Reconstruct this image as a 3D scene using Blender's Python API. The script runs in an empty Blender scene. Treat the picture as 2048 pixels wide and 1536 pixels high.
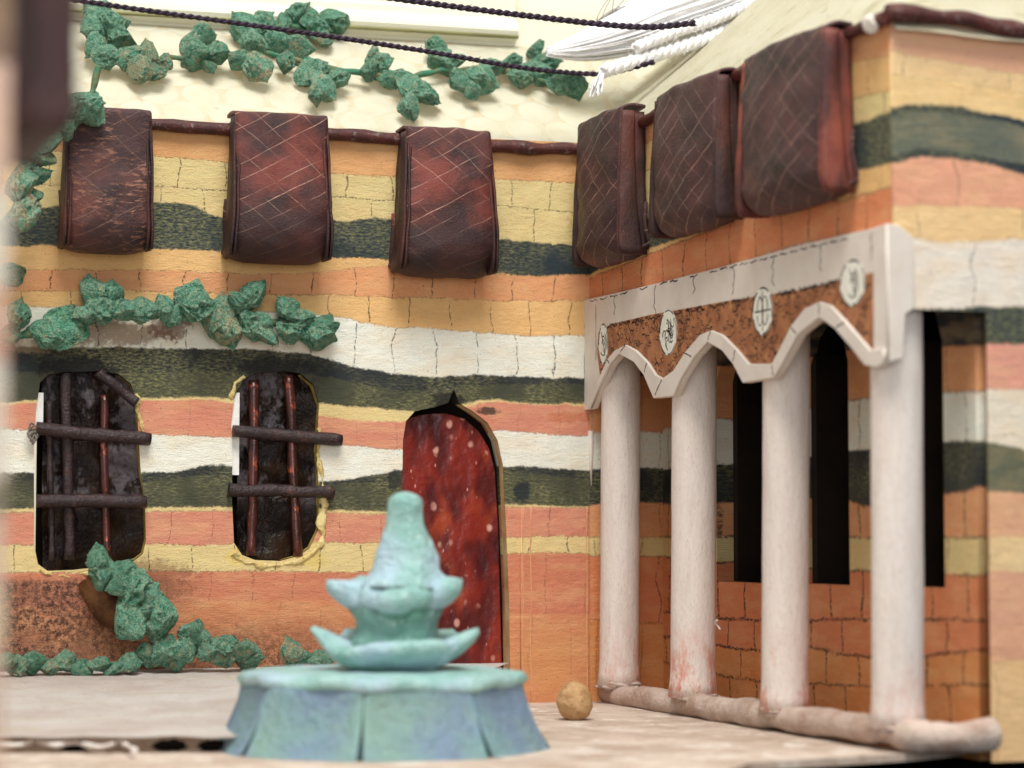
import bpy, bmesh, math, random
import numpy as np
from mathutils import Vector, Matrix, noise
random.seed(7)
SC = bpy.context.scene
COL = SC.collection
# One Blender unit is one centimetre of the little model.
SC.unit_settings.system = 'METRIC'
SC.unit_settings.scale_length = 0.01

# ------------------------------------------------------------------ camera
FPX, HOR = 4900.0, 1078.0
YAW = math.radians(19.3)
PIT = math.atan((HOR - 768) / FPX)
Fv = np.array([math.sin(YAW)*math.cos(PIT), math.cos(YAW)*math.cos(PIT), math.sin(PIT)])
Rv = np.array([math.cos(YAW), -math.sin(YAW), 0.0])
Uv = np.cross(Rv, Fv)
CAM = np.array([-21.67336, -56.10992, 3.95])
cd = bpy.data.cameras.new('camera')
cam = bpy.data.objects.new('camera', cd)
COL.objects.link(cam)
cd.sensor_width = 36.0
cd.lens = 36.0 * FPX / 2048.0
cd.clip_start = 0.5
cd.clip_end = 2000
cam.location = CAM.tolist()
cam.rotation_euler = (math.pi/2 + PIT, 0, -YAW)
cd.dof.use_dof = True
cd.dof.focus_distance = 57.0
cd.dof.aperture_fstop = 0.165
SC.camera = cam

# ------------------------------------------------------------------ light
w = bpy.data.worlds.new('World')
SC.world = w
w.use_nodes = True
bgn = w.node_tree.nodes['Background']
bgn.inputs[0].default_value = (0.93, 0.97, 1.0, 1)
bgn.inputs[1].default_value = 0.58

def area(name, loc, target, size, power, col=(1, 1, 1)):
    l = bpy.data.lights.new(name, 'AREA')
    l.shape = 'DISK'; l.size = size; l.energy = power; l.color = col
    o = bpy.data.objects.new(name, l); COL.objects.link(o)
    o.location = loc
    o.rotation_euler = (Vector(target) - Vector(loc)).to_track_quat('-Z', 'Y').to_euler()
    return o
area('key_lamp', (-14, -38, 70), (-6, -5, 5), 36, 62000, (1.0, 0.985, 0.945))
area('fill_lamp', (-22, -74, 15), (-3, -6, 5), 28, 10000, (0.98, 0.985, 1.0))

vs = SC.view_settings
vs.view_transform = 'Standard'; vs.look = 'None'; vs.gamma = 1.0; vs.use_curve_mapping = False
vs.exposure = 0.08
SC.cycles.use_denoising = True
SC.cycles.max_bounces = 8

# ------------------------------------------------------------------ measuring helpers
def P(u, v, ax, val):
    """point where the sight line of photo pixel (u, v) meets the plane axis=val"""
    d = Fv + (u-1024)/FPX*Rv - (v-768)/FPX*Uv
    t = (val - CAM[ax]) / d[ax]
    return Vector((CAM + t*d).tolist())
def px(p):
    q = np.array(p) - CAM; z = q @ Fv
    return 1024 + FPX*(q @ Rv)/z, 768 - FPX*(q @ Uv)/z

# ------------------------------------------------------------------ node helpers
def srgb(r, g, b):
    def f(c):
        c /= 255.0
        return c/12.92 if c <= 0.04045 else ((c+0.055)/1.055)**2.4
    return (f(r), f(g), f(b), 1.0)
class G:
    def __init__(s, name):
        s.m = bpy.data.materials.new(name); s.m.use_nodes = True
        s.t = s.m.node_tree; s.t.nodes.clear()
        s.out = s.t.nodes.new('ShaderNodeOutputMaterial')
        s.b = s.t.nodes.new('ShaderNodeBsdfPrincipled')
        s.t.links.new(s.b.outputs[0], s.out.inputs[0])
    def new(s, k): return s.t.nodes.new(k)
    def put(s, sock, v):
        if isinstance(v, bpy.types.NodeSocket): s.t.links.new(v, sock)
        elif v is not None: sock.default_value = v
    def math(s, op, a, b=None, c=None, clamp=False):
        n = s.new('ShaderNodeMath'); n.operation = op; n.use_clamp = clamp
        s.put(n.inputs[0], a); s.put(n.inputs[1], b)
        if c is not None: s.put(n.inputs[2], c)
        return n.outputs[0]
    def mix(s, f, a, b, mode='MIX'):
        n = s.new('ShaderNodeMix'); n.data_type = 'RGBA'; n.blend_type = mode
        s.put(n.inputs[0], f); s.put(n.inputs[6], a); s.put(n.inputs[7], b)
        return n.outputs[2]
    def obj(s):
        n = s.new('ShaderNodeTexCoord'); return n.outputs['Object']
    def uv(s):
        n = s.new('ShaderNodeTexCoord'); return n.outputs['UV']
    def geo(s):
        return s.new('ShaderNodeNewGeometry').outputs['Position']
    def xyz(s, v):
        n = s.new('ShaderNodeSeparateXYZ'); s.put(n.inputs[0], v); return n.outputs
    def vec(s, x, y, z=0.0):
        n = s.new('ShaderNodeCombineXYZ'); s.put(n.inputs[0], x); s.put(n.inputs[1], y); s.put(n.inputs[2], z); return n.outputs[0]
    def scale(s, v, sc, loc=(0, 0, 0)):
        n = s.new('ShaderNodeMapping'); s.put(n.inputs[0], v); n.inputs['Scale'].default_value = sc; n.inputs['Location'].default_value = loc
        return n.outputs[0]
    def noise(s, v, sc=1.0, det=4.0, rough=0.55, dist=0.0):
        n = s.new('ShaderNodeTexNoise'); s.put(n.inputs['Vector'], v)
        n.inputs['Scale'].default_value = sc; n.inputs['Detail'].default_value = det
        n.inputs['Roughness'].default_value = rough; n.inputs['Distortion'].default_value = dist
        return n.outputs[0]
    def voro(s, v, sc=1.0, feat='F1', out=0):
        n = s.new('ShaderNodeTexVoronoi'); s.put(n.inputs['Vector'], v); n.inputs['Scale'].default_value = sc
        n.feature = feat
        return n.outputs[out]
    def step(s, v, lo, hi, a=0.0, b=1.0):
        n = s.new('ShaderNodeMapRange'); n.interpolation_type = 'SMOOTHSTEP'
        s.put(n.inputs[0], v); s.put(n.inputs[1], lo); s.put(n.inputs[2], hi)
        n.inputs[3].default_value = a; n.inputs[4].default_value = b
        return n.outputs[0]
    def curve(s, x, pts):
        n = s.new('ShaderNodeFloatCurve'); s.put(n.inputs[1], x)
        c = n.mapping.curves[0]
        pts = sorted(pts)
        while len(c.points) < len(pts): c.points.new(0.5, 0.5)
        for q, (a, b) in zip(c.points, pts): q.location = (a, b)
        n.mapping.extend = 'HORIZONTAL'
        n.mapping.update()
        return n.outputs[0]
    def bump(s, h, dist=0.05, strength=1.0):
        n = s.new('ShaderNodeBump'); s.put(n.inputs['Height'], h)
        n.inputs['Distance'].default_value = dist; n.inputs['Strength'].default_value = strength
        s.t.links.new(n.outputs[0], s.b.inputs['Normal'])
    def fin(s, col, rough=0.7, spec=0.3, metal=0.0):
        s.put(s.b.inputs['Base Color'], col); s.put(s.b.inputs['Roughness'], rough)
        s.b.inputs['Specular IOR Level'].default_value = spec
        s.b.inputs['Metallic'].default_value = metal
        return s.m

# colours of the paints
ORG = srgb(219, 156, 110); PNK = srgb(208, 138, 114); YEL = srgb(220, 200, 142); YOR = srgb(226, 182, 122)
WHT = srgb(230, 231, 218); DRK = srgb(40, 46, 49); OLV = srgb(66, 69, 55); TRQ = srgb(42, 54, 60)
RUST = srgb(214, 134, 92); OBR = srgb(212, 142, 86)
INK = srgb(44, 38, 40)

def striped(name, top, bands, span, joint=1.3, ink=0.8, olive=0.9, sc=1.0, dirt=False, soft=0.03, jw=0.02, smears_and_shadows=()):
    """hand-painted stripes. top = first colour; bands = list of (colour, [(u, v) boundary points], brick, inked)"""
    u0, u1 = span
    g = G(name)
    s = g.xyz(g.uv())
    u, v = s[0], s[1]
    base = g.vec(u, v, 0.0)
    wob = g.math('SUBTRACT', g.noise(base, 1.1*sc, 2.0), 0.5)
    fine = g.math('SUBTRACT', g.noise(base, 9.0*sc, 3.0, 0.6), 0.5)
    vfine = g.math('SUBTRACT', g.noise(base, 28*sc, 2.0, 0.6), 0.5)
    mid_ = g.math('SUBTRACT', g.noise(base, 3.2*sc, 3.0, 0.6), 0.5)
    v2 = g.math('ADD', v, g.math('ADD', g.math('MULTIPLY', wob, 0.12), g.math('ADD', g.math('MULTIPLY', mid_, 0.10), g.math('ADD', g.math('MULTIPLY', fine, 0.10), g.math('MULTIPLY', vfine, 0.07)))))
    un = g.math('DIVIDE', g.math('SUBTRACT', u, u0), (u1-u0), clamp=True)
    allv = [b for bd in bands for _, b in bd[1]]
    lo, hi = min(allv)-0.5, max(allv)+0.5
    col = top[0]; idx = 0.0; brick = float(top[1]); line = 0.0; darkm = 0.0
    lines = None
    for i, (c, pts, br, ik) in enumerate(bands):
        bn = g.curve(un, [((a-u0)/(u1-u0), (b-lo)/(hi-lo)) for a, b in pts])
        bv = g.math('MULTIPLY_ADD', bn, hi-lo, lo)
        d = g.math('SUBTRACT', bv, v2)
        m = g.step(d, -soft, soft)
        col = g.mix(m, col, c)
        idx = g.math('MULTIPLY_ADD', m, 0.37+0.11*(i % 3), idx)
        nb = g.new('ShaderNodeMix'); nb.data_type = 'FLOAT'
        g.put(nb.inputs[0], m); g.put(nb.inputs[2], brick); g.put(nb.inputs[3], float(br)); brick = nb.outputs[0]
        isd = 1.0 if c in (DRK, OLV, TRQ) else (0.4 if c[0] < 0.26 else 0.0)
        nb = g.new('ShaderNodeMix'); nb.data_type = 'FLOAT'
        g.put(nb.inputs[0], m); g.put(nb.inputs[2], darkm); g.put(nb.inputs[3], isd); darkm = nb.outputs[0]
        if ik:
            ln = g.step(g.math('ABSOLUTE', d), jw*0.3, jw*1.5, float(ik), 0.0)
            lines = ln if lines is None else g.math('MAXIMUM', lines, ln)
    # joints between the bricks
    jit = g.math('MULTIPLY', g.math('SUBTRACT', g.noise(g.vec(u, g.math('MULTIPLY', v, 0.7), idx), 1.6, 3.0), 0.5), 0.42)
    fr = g.math('FRACT', g.math('ADD', g.math('DIVIDE', g.math('ADD', u, jit), joint), idx))
    jd = g.math('MULTIPLY', g.math('ABSOLUTE', g.math('SUBTRACT', fr, 0.5)), joint)
    jm = g.math('MULTIPLY', g.step(jd, jw*0.4, jw*1.6, 1.0, 0.0), brick)
    lines = jm if lines is None else g.math('MAXIMUM', lines, jm)
    brk = g.math('MULTIPLY', g.step(g.noise(base, 1.7*sc, 3.0, 0.7), 0.32, 0.46), g.step(g.noise(base, 15*sc, 3.0, 0.7), 0.40, 0.54))
    lines = g.math('MULTIPLY', g.math('MULTIPLY', lines, brk), ink)
    # brush drag and blotchiness
    brush = g.noise(g.scale(base, (1.3, 5.0, 1)), 2.2*sc, 5.0, 0.7)
    lay = g.noise(g.scale(base, (0.8, 2.2, 1), (7, 3, 0)), 1.1*sc, 4.0, 0.6)
    col = g.mix(g.math('MULTIPLY', g.step(lay, 0.42, 0.66, 0.0, 0.38), g.math('SUBTRACT', 1.0, darkm)), col, g.mix(0.55, col, srgb(232, 196, 140)))
    scr = g.noise(g.scale(base, (1.6, 7, 1), (1, 9, 0)), 2.0*sc, 5.0, 0.75)
    col = g.mix(g.step(scr, 0.60, 0.70, 0.0, 0.26), col, g.mix(0.5, col, srgb(120, 104, 108)))
    col = g.mix(g.step(brush, 0.3, 0.75, 0.0, 0.42), col, g.mix(1.0, col, (1.16, 1.14, 1.10, 1), 'MULTIPLY'))
    blot = g.noise(base, 0.9*sc, 5.0, 0.6)
    col = g.mix(g.step(blot, 0.38, 0.72, 0.0, 0.35), col, g.mix(1.0, col, (1.0, 0.88, 0.78, 1), 'MULTIPLY'))
    gr = g.noise(base, 30*sc, 3.0, 0.7)
    col = g.mix(g.step(gr, 0.25, 0.75, 0.0, 0.22), col, g.mix(1.0, col, (0.80, 0.74, 0.70, 1), 'MULTIPLY'))
    # the dark paint is thin: yellow ground shows through in scratches
    thin = g.noise(g.scale(base, (2.2, 6.0, 1)), 3.5*sc, 6.0, 0.75)
    patch = g.step(g.noise(base, 0.55, 3.0), 0.36, 0.6)
    dm = g.math('MULTIPLY', g.math('MULTIPLY', darkm, g.math('MULTIPLY', g.step(thin, 0.40, 0.70), patch)), olive)
    col = g.mix(dm, col, srgb(150, 146, 98))
    for k, (su, sv, ru, rv, sc_, am) in enumerate(smears_and_shadows):
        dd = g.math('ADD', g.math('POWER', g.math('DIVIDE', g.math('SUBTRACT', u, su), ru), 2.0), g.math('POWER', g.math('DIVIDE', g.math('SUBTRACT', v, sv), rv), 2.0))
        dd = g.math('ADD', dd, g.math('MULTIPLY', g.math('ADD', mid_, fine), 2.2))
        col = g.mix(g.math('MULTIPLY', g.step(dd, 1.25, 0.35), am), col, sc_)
    # specks
    sp = g.math('MULTIPLY', g.step(g.noise(base, 17*sc, 3.0, 0.6), 0.64, 0.70, 0.0, 0.75), g.step(g.noise(base, 1.3, 3.0), 0.42, 0.6, 0.25, 1.0))
    col = g.mix(sp, col, srgb(70, 60, 55))
    col = g.mix(lines, col, INK)
    if dirt:
        dmk = g.math('MULTIPLY', g.step(u, -9.0, -13.0), g.step(v, 3.15, 2.9))
        dmk2 = g.math('MULTIPLY', g.step(u, -2.0, -9.0), g.step(v, 2.4, 1.2))
        dmk = g.math('MAXIMUM', dmk, g.math('MULTIPLY', dmk2, 0.8))
        dn = g.math('MULTIPLY', dmk, g.step(g.noise(base, 8, 6.0, 0.85), 0.42, 0.56))
        dn = g.math('MULTIPLY', dn, g.step(g.noise(base, 1.6, 3.0, 0.6), 0.30, 0.52, 0.35, 1.0))
        col = g.mix(g.math('MULTIPLY', dmk, g.step(g.noise(base, 1.2, 3.0), 0.32, 0.6, 0.1, 0.75)), col, srgb(146, 98, 74))
        col = g.mix(dn, col, srgb(78, 50, 40))
        col = g.mix(g.math('MULTIPLY', dmk, g.step(g.noise(base, 19, 3.0, 0.7), 0.60, 0.68, 0.0, 0.6)), col, srgb(214, 184, 160))
    h = g.math('ADD', g.math('MULTIPLY', brush, 0.6), g.math('MULTIPLY', gr, 0.5))
    h = g.math('SUBTRACT', h, g.math('MULTIPLY', lines, 0.3))
    h = g.math('ADD', h, g.math('MULTIPLY', g.noise(base, 1.6, 3.0), 1.5))
    g.bump(h, 0.05, 0.9)
    return g.fin(col, g.step(gr, 0.2, 0.8, 0.5, 0.8), 0.25)

def plain(name, c, c2=None, sc=3.0, amt=0.6, rough=0.7, spec=0.3, bump=0.03, stretch=(1, 1, 1), fine=25, metal=0.0, c3=None):
    g = G(name)
    o = g.scale(g.obj(), stretch)
    n = g.noise(o, sc, 5.0, 0.6)
    c2 = c2 or tuple([x*0.75 for x in c[:3]]+[1])
    col = g.mix(g.step(n, 0.35, 0.68, 0.0, amt), c, c2)
    if c3 is not None:
        col = g.mix(g.step(g.noise(o, sc*2.3, 5.0, 0.7), 0.55, 0.66, 0.0, 0.8), col, c3)
    f = g.noise(o, fine, 4.0, 0.7)
    col = g.mix(g.step(f, 0.3, 0.7, 0.0, 0.25), col, g.mix(1.0, col, (0.78, 0.75, 0.73, 1), 'MULTIPLY'))
    g.bump(g.math('ADD', n, g.math('MULTIPLY', f, 0.5)), bump, 1.0)
    return g.fin(col, rough, spec, metal)

# ------------------------------------------------------------------ object helpers
def link(name, me, mats, parent=None, smooth=False):
    o = bpy.data.objects.new(name, me); COL.objects.link(o)
    for m in (mats if isinstance(mats, (list, tuple)) else [mats]):
        me.materials.append(m)
    if smooth:
        me.polygons.foreach_set('use_smooth', [True]*len(me.polygons))
    if parent: o.parent = parent
    return o
def frombm(name, bm, mats, parent=None, smooth=False):
    me = bpy.data.meshes.new(name); bm.to_mesh(me); bm.free()
    return link(name, me, mats, parent, smooth)
def tag(o, label=None, cat=None, group=None, kind=None):
    if label: o['label'] = label
    if cat: o['category'] = cat
    if group: o['group'] = group
    if kind: o['kind'] = kind
    return o
def empty(name, loc=(0, 0, 0)):
    o = bpy.data.objects.new(name, None); COL.objects.link(o)
    o.location = loc; o.empty_display_size = 0.3
    return o
def toworld(ax, off, a, b):
    return (a, off, b) if ax == 'y' else (off, a, b)

def plate(name, outer, holes, ax, o0, o1, mats, parent=None, wob=0.0, bevel=0.0, rel=None):
    """cut sheet with holes, between offsets o0 and o1 along its normal axis. 2-D coordinates are (x, z) or (y, z)"""
    cu = bpy.data.curves.new('tmp', 'CURVE'); cu.dimensions = '2D'; cu.fill_mode = 'BOTH'
    cu.extrude = abs(o1-o0)/2 - bevel; cu.bevel_depth = bevel; cu.bevel_resolution = 1; cu.offset = -bevel
    for poly in [outer]+list(holes):
        sp = cu.splines.new('POLY'); sp.points.add(len(poly)-1); sp.use_cyclic_u = True
        for q, (a, b) in zip(sp.points, poly): q.co = (a, b, 0, 1)
    tmp = bpy.data.objects.new('tmp', cu); COL.objects.link(tmp)
    dg = bpy.context.evaluated_depsgraph_get()
    me = bpy.data.meshes.new_from_object(tmp.evaluated_get(dg))
    bpy.data.objects.remove(tmp); bpy.data.curves.remove(cu)
    me.name = name
    me.materials.clear()
    mid = (o0+o1)/2
    r = Vector(rel) if rel else Vector((0, 0, 0))
    while me.uv_layers: me.uv_layers.remove(me.uv_layers[0])
    uvs = me.uv_layers.new(name='UVMap')
    co = [v.co.copy() for v in me.vertices]
    for l in me.loops:
        c = co[l.vertex_index]
        uvs.data[l.index].uv = (c.x + c.z*0.5, c.y)
    for v, c in zip(me.vertices, co):
        k = wob*(noise.noise(Vector((c.x*0.7, c.y*0.7, 3.1))))
        if ax == 'y': v.co = Vector((c.x, mid - c.z + k, c.y)) - r
        else: v.co = Vector((mid + c.z + k, c.x, c.y)) - r
    me.update()
    bm = bmesh.new(); bm.from_mesh(me); bmesh.ops.recalc_face_normals(bm, faces=bm.faces); bm.to_mesh(me); bm.free()
    return link(name, me, mats, parent)

def tube_bm(bm, pts, r, seg=10, cap=True, mat=0, squash=1.0):
    """tube along points; r a number or list"""
    pts = [Vector(p) for p in pts]; n = len(pts)
    rr = r if isinstance(r, (list, tuple)) else [r]*n
    rings = []; up = None
    for i, p in enumerate(pts):
        t = (pts[min(i+1, n-1)] - pts[max(i-1, 0)]).normalized()
        if up is None:
            up = Vector((0, 0, 1)) if abs(t.z) < 0.9 else Vector((0, 1, 0))
        s_ = t.cross(up).normalized(); up = s_.cross(t).normalized()
        rings.append([bm.verts.new(p + (s_*math.cos(2*math.pi*k/seg) + up*math.sin(2*math.pi*k/seg)*squash)*rr[i]) for k in range(seg)])
    for i in range(n-1):
        for k in range(seg):
            f = bm.faces.new((rings[i][k], rings[i][(k+1) % seg], rings[i+1][(k+1) % seg], rings[i+1][k])); f.material_index = mat; f.smooth = True
    if cap:
        f = bm.faces.new(rings[0][::-1]); f.material_index = mat
        f = bm.faces.new(rings[-1]); f.material_index = mat
    return bm
def tube(name, pts, r, mats, parent=None, seg=10, loc=None, **k):
    bm = bmesh.new()
    if loc is not None: pts = [Vector(p)-Vector(loc) for p in pts]
    tube_bm(bm, pts, r, seg, **k); bmesh.ops.recalc_face_normals(bm, faces=bm.faces)
    return frombm(name, bm, mats, parent)
def spline(pts, n=40):
    """Catmull-Rom through pts"""
    pts = [Vector(p) for p in pts]; out = []
    q = [pts[0]*2-pts[1]] + pts + [pts[-1]*2-pts[-2]]
    m = len(pts)-1
    for j in range(n+1):
        x = j/n*m; i = min(int(x), m-1); t = x-i
        a, b, c, d = q[i], q[i+1], q[i+2], q[i+3]
        out.append(0.5*((2*b) + (c-a)*t + (2*a-5*b+4*c-d)*t*t + (3*b-a-3*c+d)*t**3))
    return out
def box_bm(bm, lo, hi, mat=0):
    vs = [bm.verts.new((x, y, z)) for x in (lo[0], hi[0]) for y in (lo[1], hi[1]) for z in (lo[2], hi[2])]
    for f in ((0,1,3,2),(4,6,7,5),(0,4,5,1),(2,3,7,6),(0,2,6,4),(1,5,7,3)):
        bm.faces.new([vs[i] for i in f]).material_index = mat
def rot_poly(cx, cy, rx, ry, n=24):
    return [(cx+rx*math.cos(2*math.pi*k/n), cy+ry*math.sin(2*math.pi*k/n)) for k in range(n)]

NEAR = -15.63          # y of the near corner of the portico wing
DX = 1.94              # x of the recessed portico wall
def by(u, v, off=0.0):                       # back wall: pixel -> (x, z)
    p = P(u, v, 1, off); return (p.x, p.z)
def bx(u, v, off=0.0):                       # right wall: pixel -> (y, z)
    p = P(u, v, 0, off); return (p.y, p.z)
def bf(u, v): return by(u, v, NEAR)
def BY(*l): return [by(u, v) for u, v in l]
def BX(*l): return [bx(u, v) for u, v in l]
def BF(*l): return [bf(u, v) for u, v in l]
def BD(*l): return [bx(u, v, DX) for u, v in l]

# ------------------------------------------------------------------ materials
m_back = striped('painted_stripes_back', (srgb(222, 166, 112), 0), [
    (YEL, BY((20, 300), (350, 315), (720, 350), (1080, 362), (1170, 368)), 1, 0.6),
    (YEL, BY((20, 370), (350, 376), (720, 398), (1080, 418), (1170, 428)), 1, 0.9),
    (TRQ, BY((20, 440), (110, 415), (300, 405), (400, 412), (440, 432), (650, 435), (700, 442), (770, 436), (1000, 478), (1080, 484), (1170, 492)), 0, 0),
    (YOR, BY((20, 492), (200, 492), (350, 497), (440, 502), (660, 515), (780, 520), (900, 540), (1000, 545), (1080, 552), (1170, 550)), 0, 0.4),
    (ORG, BY((20, 540), (350, 542), (600, 548), (780, 535), (920, 541), (1080, 553), (1170, 551)), 1, 0.5),
    (YOR, BY((20, 585), (200, 580), (350, 585), (600, 590), (720, 592), (900, 598), (1080, 603), (1170, 600)), 1, 0.6),
    (WHT, BY((20, 612), (350, 618), (600, 628), (680, 634), (760, 650), (900, 660), (1000, 668), (1170, 672)), 1, 0.5),
    (DRK, BY((20, 692), (350, 698), (560, 702), (640, 712), (700, 728), (760, 742), (850, 752), (1000, 750), (1100, 756), (1170, 758)), 0, 0),
    (OLV, BY((20, 745), (350, 745), (560, 745), (650, 752), (740, 770), (800, 782), (1000, 770), (1170, 770)), 0, 0),
    (YEL, BY((20, 804), (290, 796), (440, 796), (640, 806), (750, 815), (850, 822), (1000, 800), (1040, 805), (1170, 808)), 0, 0),
    (PNK, BY((20, 808), (290, 801), (440, 802), (640, 830), (750, 842), (820, 844), (1000, 804), (1040, 807), (1170, 812)), 0.3, 0),
    (WHT, BY((20, 858), (290, 868), (440, 874), (640, 880), (720, 890), (800, 898), (1000, 862), (1080, 868), (1170, 872)), 0, 0.5),
    (DRK, BY((20, 944), (100, 946), (290, 946), (370, 942), (440, 930), (640, 962), (720, 958), (800, 942), (1020, 932), (1100, 936), (1170, 940)), 0, 0),
    (OLV, BY((20, 962), (290, 966), (440, 950), (640, 972), (800, 960), (1020, 945), (1170, 958)), 0, 0),
    (YEL, BY((20, 1018), (290, 1016), (440, 1014), (640, 1018), (800, 1022), (1050, 1010), (1170, 1014)), 0, 0),
    (PNK, BY((20, 1026), (290, 1024), (440, 1022), (640, 1024), (800, 1028), (1050, 1014), (1170, 1016)), 0.6, 0.5),
    (YEL, BY((20, 1090), (290, 1090), (440, 1090), (640, 1086), (800, 1083), (1050, 1074), (1170, 1074)), 1, 0.5),
    (srgb(202, 128, 98), BY((20, 1146), (290, 1144), (440, 1142), (640, 1144), (800, 1142), (1050, 1106), (1170, 1108)), 0.5, 0.6),
    (srgb(206, 138, 98), BY((20, 1215), (290, 1210), (640, 1200), (1050, 1225), (1170, 1230)), 0.3, 0.0)],
    (-16.0, 0.3), joint=1.02, dirt=True, jw=0.014, smears_and_shadows=[
    (*by(240, 668), 1.5, 0.30, srgb(128, 96, 70), 0.7), (*by(350, 655), 0.5, 0.3, srgb(104, 60, 46), 0.7), (*by(60, 690), 1.0, 0.2, srgb(150, 130, 100), 0.6),  # brown smears behind the garland paint its shadow on the white band
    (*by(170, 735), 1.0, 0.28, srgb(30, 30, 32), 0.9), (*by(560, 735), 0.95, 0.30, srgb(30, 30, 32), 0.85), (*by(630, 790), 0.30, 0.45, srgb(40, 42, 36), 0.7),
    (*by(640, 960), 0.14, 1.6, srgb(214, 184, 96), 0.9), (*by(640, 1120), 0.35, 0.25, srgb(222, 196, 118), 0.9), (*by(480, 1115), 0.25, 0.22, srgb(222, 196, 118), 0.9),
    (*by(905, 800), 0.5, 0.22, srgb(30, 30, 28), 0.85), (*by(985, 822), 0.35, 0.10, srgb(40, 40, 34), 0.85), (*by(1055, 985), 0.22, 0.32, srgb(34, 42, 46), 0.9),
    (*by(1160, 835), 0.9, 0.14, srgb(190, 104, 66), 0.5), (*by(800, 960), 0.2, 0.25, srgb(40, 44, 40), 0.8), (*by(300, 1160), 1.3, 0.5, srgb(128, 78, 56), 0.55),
    (*by(1100, 1330), 0.9, 0.9, srgb(210, 150, 92), 0.45), (*by(820, 1180), 1.6, 0.18, srgb(214, 160, 116), 0.4)])
m_rise = striped('painted_stripes_upper', (ORG, 0), [
    (YOR, BX((1182, 330), (1350, 265), (1500, 220), (1700, 128), (1785, 110)), 0.6, 0.3),
    (YEL, BX((1182, 372), (1350, 325), (1500, 290), (1700, 200), (1785, 180)), 1, 0.5),
    (TRQ, BX((1182, 488), (1350, 415), (1500, 360), (1700, 255), (1785, 222)), 0, 0),
    (YOR, BX((1182, 550), (1290, 500), (1400, 462), (1500, 420), (1700, 345), (1785, 326)), 0.3, 0.3),
    (RUST, BX((1182, 556), (1290, 512), (1400, 470), (1500, 432), (1700, 395), (1785, 372)), 1, 0.7),
    (WHT, BX((1182, 600), (1300, 575), (1450, 535), (1600, 490), (1785, 455)), 0.5, 0.5)],
    (NEAR-0.1, 0.1), joint=1.25, jw=0.024, ink=0.9)
m_face = striped('painted_stripes_facade', (srgb(230, 176, 144), 0), [
    (srgb(234, 200, 150), BF((1790, 105), (1900, 125), (2048, 150)), 1, 0.4),
    (srgb(232, 198, 142), BF((1790, 150), (1900, 165), (2048, 185)), 0.3, 0.3),
    (TRQ, BF((1790, 215), (1840, 210), (1920, 215), (1980, 228), (2048, 242)), 0, 0),
    (srgb(96, 102, 90), BF((1800, 234), (1810, 228), (1920, 232), (2048, 256)), 0, 0),
    (TRQ, BF((1790, 312), (1840, 302), (1920, 308), (2048, 330)), 0, 0),
    (srgb(226, 164, 134), BF((1790, 328), (1840, 318), (1920, 320), (1980, 330), (2048, 352)), 1, 0.3),
    (srgb(234, 198, 146), BF((1790, 415), (1900, 412), (2048, 418)), 1, 0.3),
    (srgb(232, 222, 208), BF((1790, 470), (1850, 482), (2048, 478)), 1, 0.3),
    (TRQ, BF((1790, 620), (2048, 612)), 0, 0),
    (srgb(222, 156, 136), BF((1790, 690), (1980, 688), (2048, 690)), 0.5, 0.3),
    (srgb(232, 220, 200), BF((1790, 778), (2048, 778)), 0.8, 0.3),
    (srgb(92, 96, 80), BF((1790, 888), (1980, 885), (2048, 900)), 0, 0),
    (srgb(224, 170, 134), BF((1790, 985), (1980, 982), (2048, 988)), 0.6, 0.2),
    (srgb(232, 200, 150), BF((1790, 1072), (2048, 1072)), 0.6, 0.2),
    (srgb(222, 166, 136), BF((1790, 1145), (2048, 1145)), 0.5, 0.2),
    (srgb(230, 190, 140), BF((1790, 1330), (2048, 1320)), 0.5, 0.2)],
    (-0.5, 6.0), joint=2.2, olive=0.9, jw=0.02, ink=0.5)
m_in = striped('painted_stripes_portico', (DRK, 0), [
    (ORG, BD((1320, 752), (1700, 700), (1960, 690)), 0.6, 0.4),
    (WHT, BD((1320, 858), (1700, 800), (1960, 780)), 0.6, 0.5),
    (DRK, BD((1320, 940), (1700, 902), (1850, 888), (1960, 880)), 0, 0),
    (ORG, BD((1320, 1008), (1440, 1005), (1700, 1000), (1740, 1012), (1850, 990), (1900, 988), (1960, 972)), 0.8, 0.6),
    (YEL, BD((1320, 1074), (1960, 1075)), 0.8, 0.8),
    (RUST, BD((1320, 1112), (1440, 1125), (1700, 1142), (1960, 1150)), 1, 0.8),
    (RUST, BD((1320, 1222), (1440, 1236), (1560, 1242), (1700, 1240), (1960, 1240)), 1, 1),
    (srgb(216, 146, 90), BD((1320, 1270), (1440, 1292), (1520, 1300), (1620, 1296), (1740, 1314), (1960, 1300)), 1, 1),
    (OBR, BD((1320, 1320), (1440, 1350), (1740, 1372), (1960, 1370)), 1, 0.8)],
    (NEAR-0.1, 0.2), joint=1.45, jw=0.034, ink=1.0)
m_left = striped('painted_stripes_near', (srgb(104, 84, 76), 0), [
    (srgb(206, 176, 158), [(-30, 9.0), (0, 9.0)], 0, 0), (srgb(206, 202, 192), [(-30, 7.6), (0, 7.6)], 0, 0),
    (srgb(196, 158, 140), [(-30, 6.6), (0, 6.6)], 0, 0), (srgb(206, 200, 190), [(-30, 5.8), (0, 5.8)], 0, 0), (srgb(120, 116, 104), [(-30, 4.6), (0, 4.6)], 0, 0),
    (srgb(192, 172, 158), [(-30, 4.2), (0, 4.2)], 0, 0), (srgb(204, 192, 168), [(-30, 3.4), (0, 3.4)], 0, 0), (srgb(188, 164, 148), [(-30, 2.9), (0, 2.9)], 0, 0)], (-40, 10))

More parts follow.
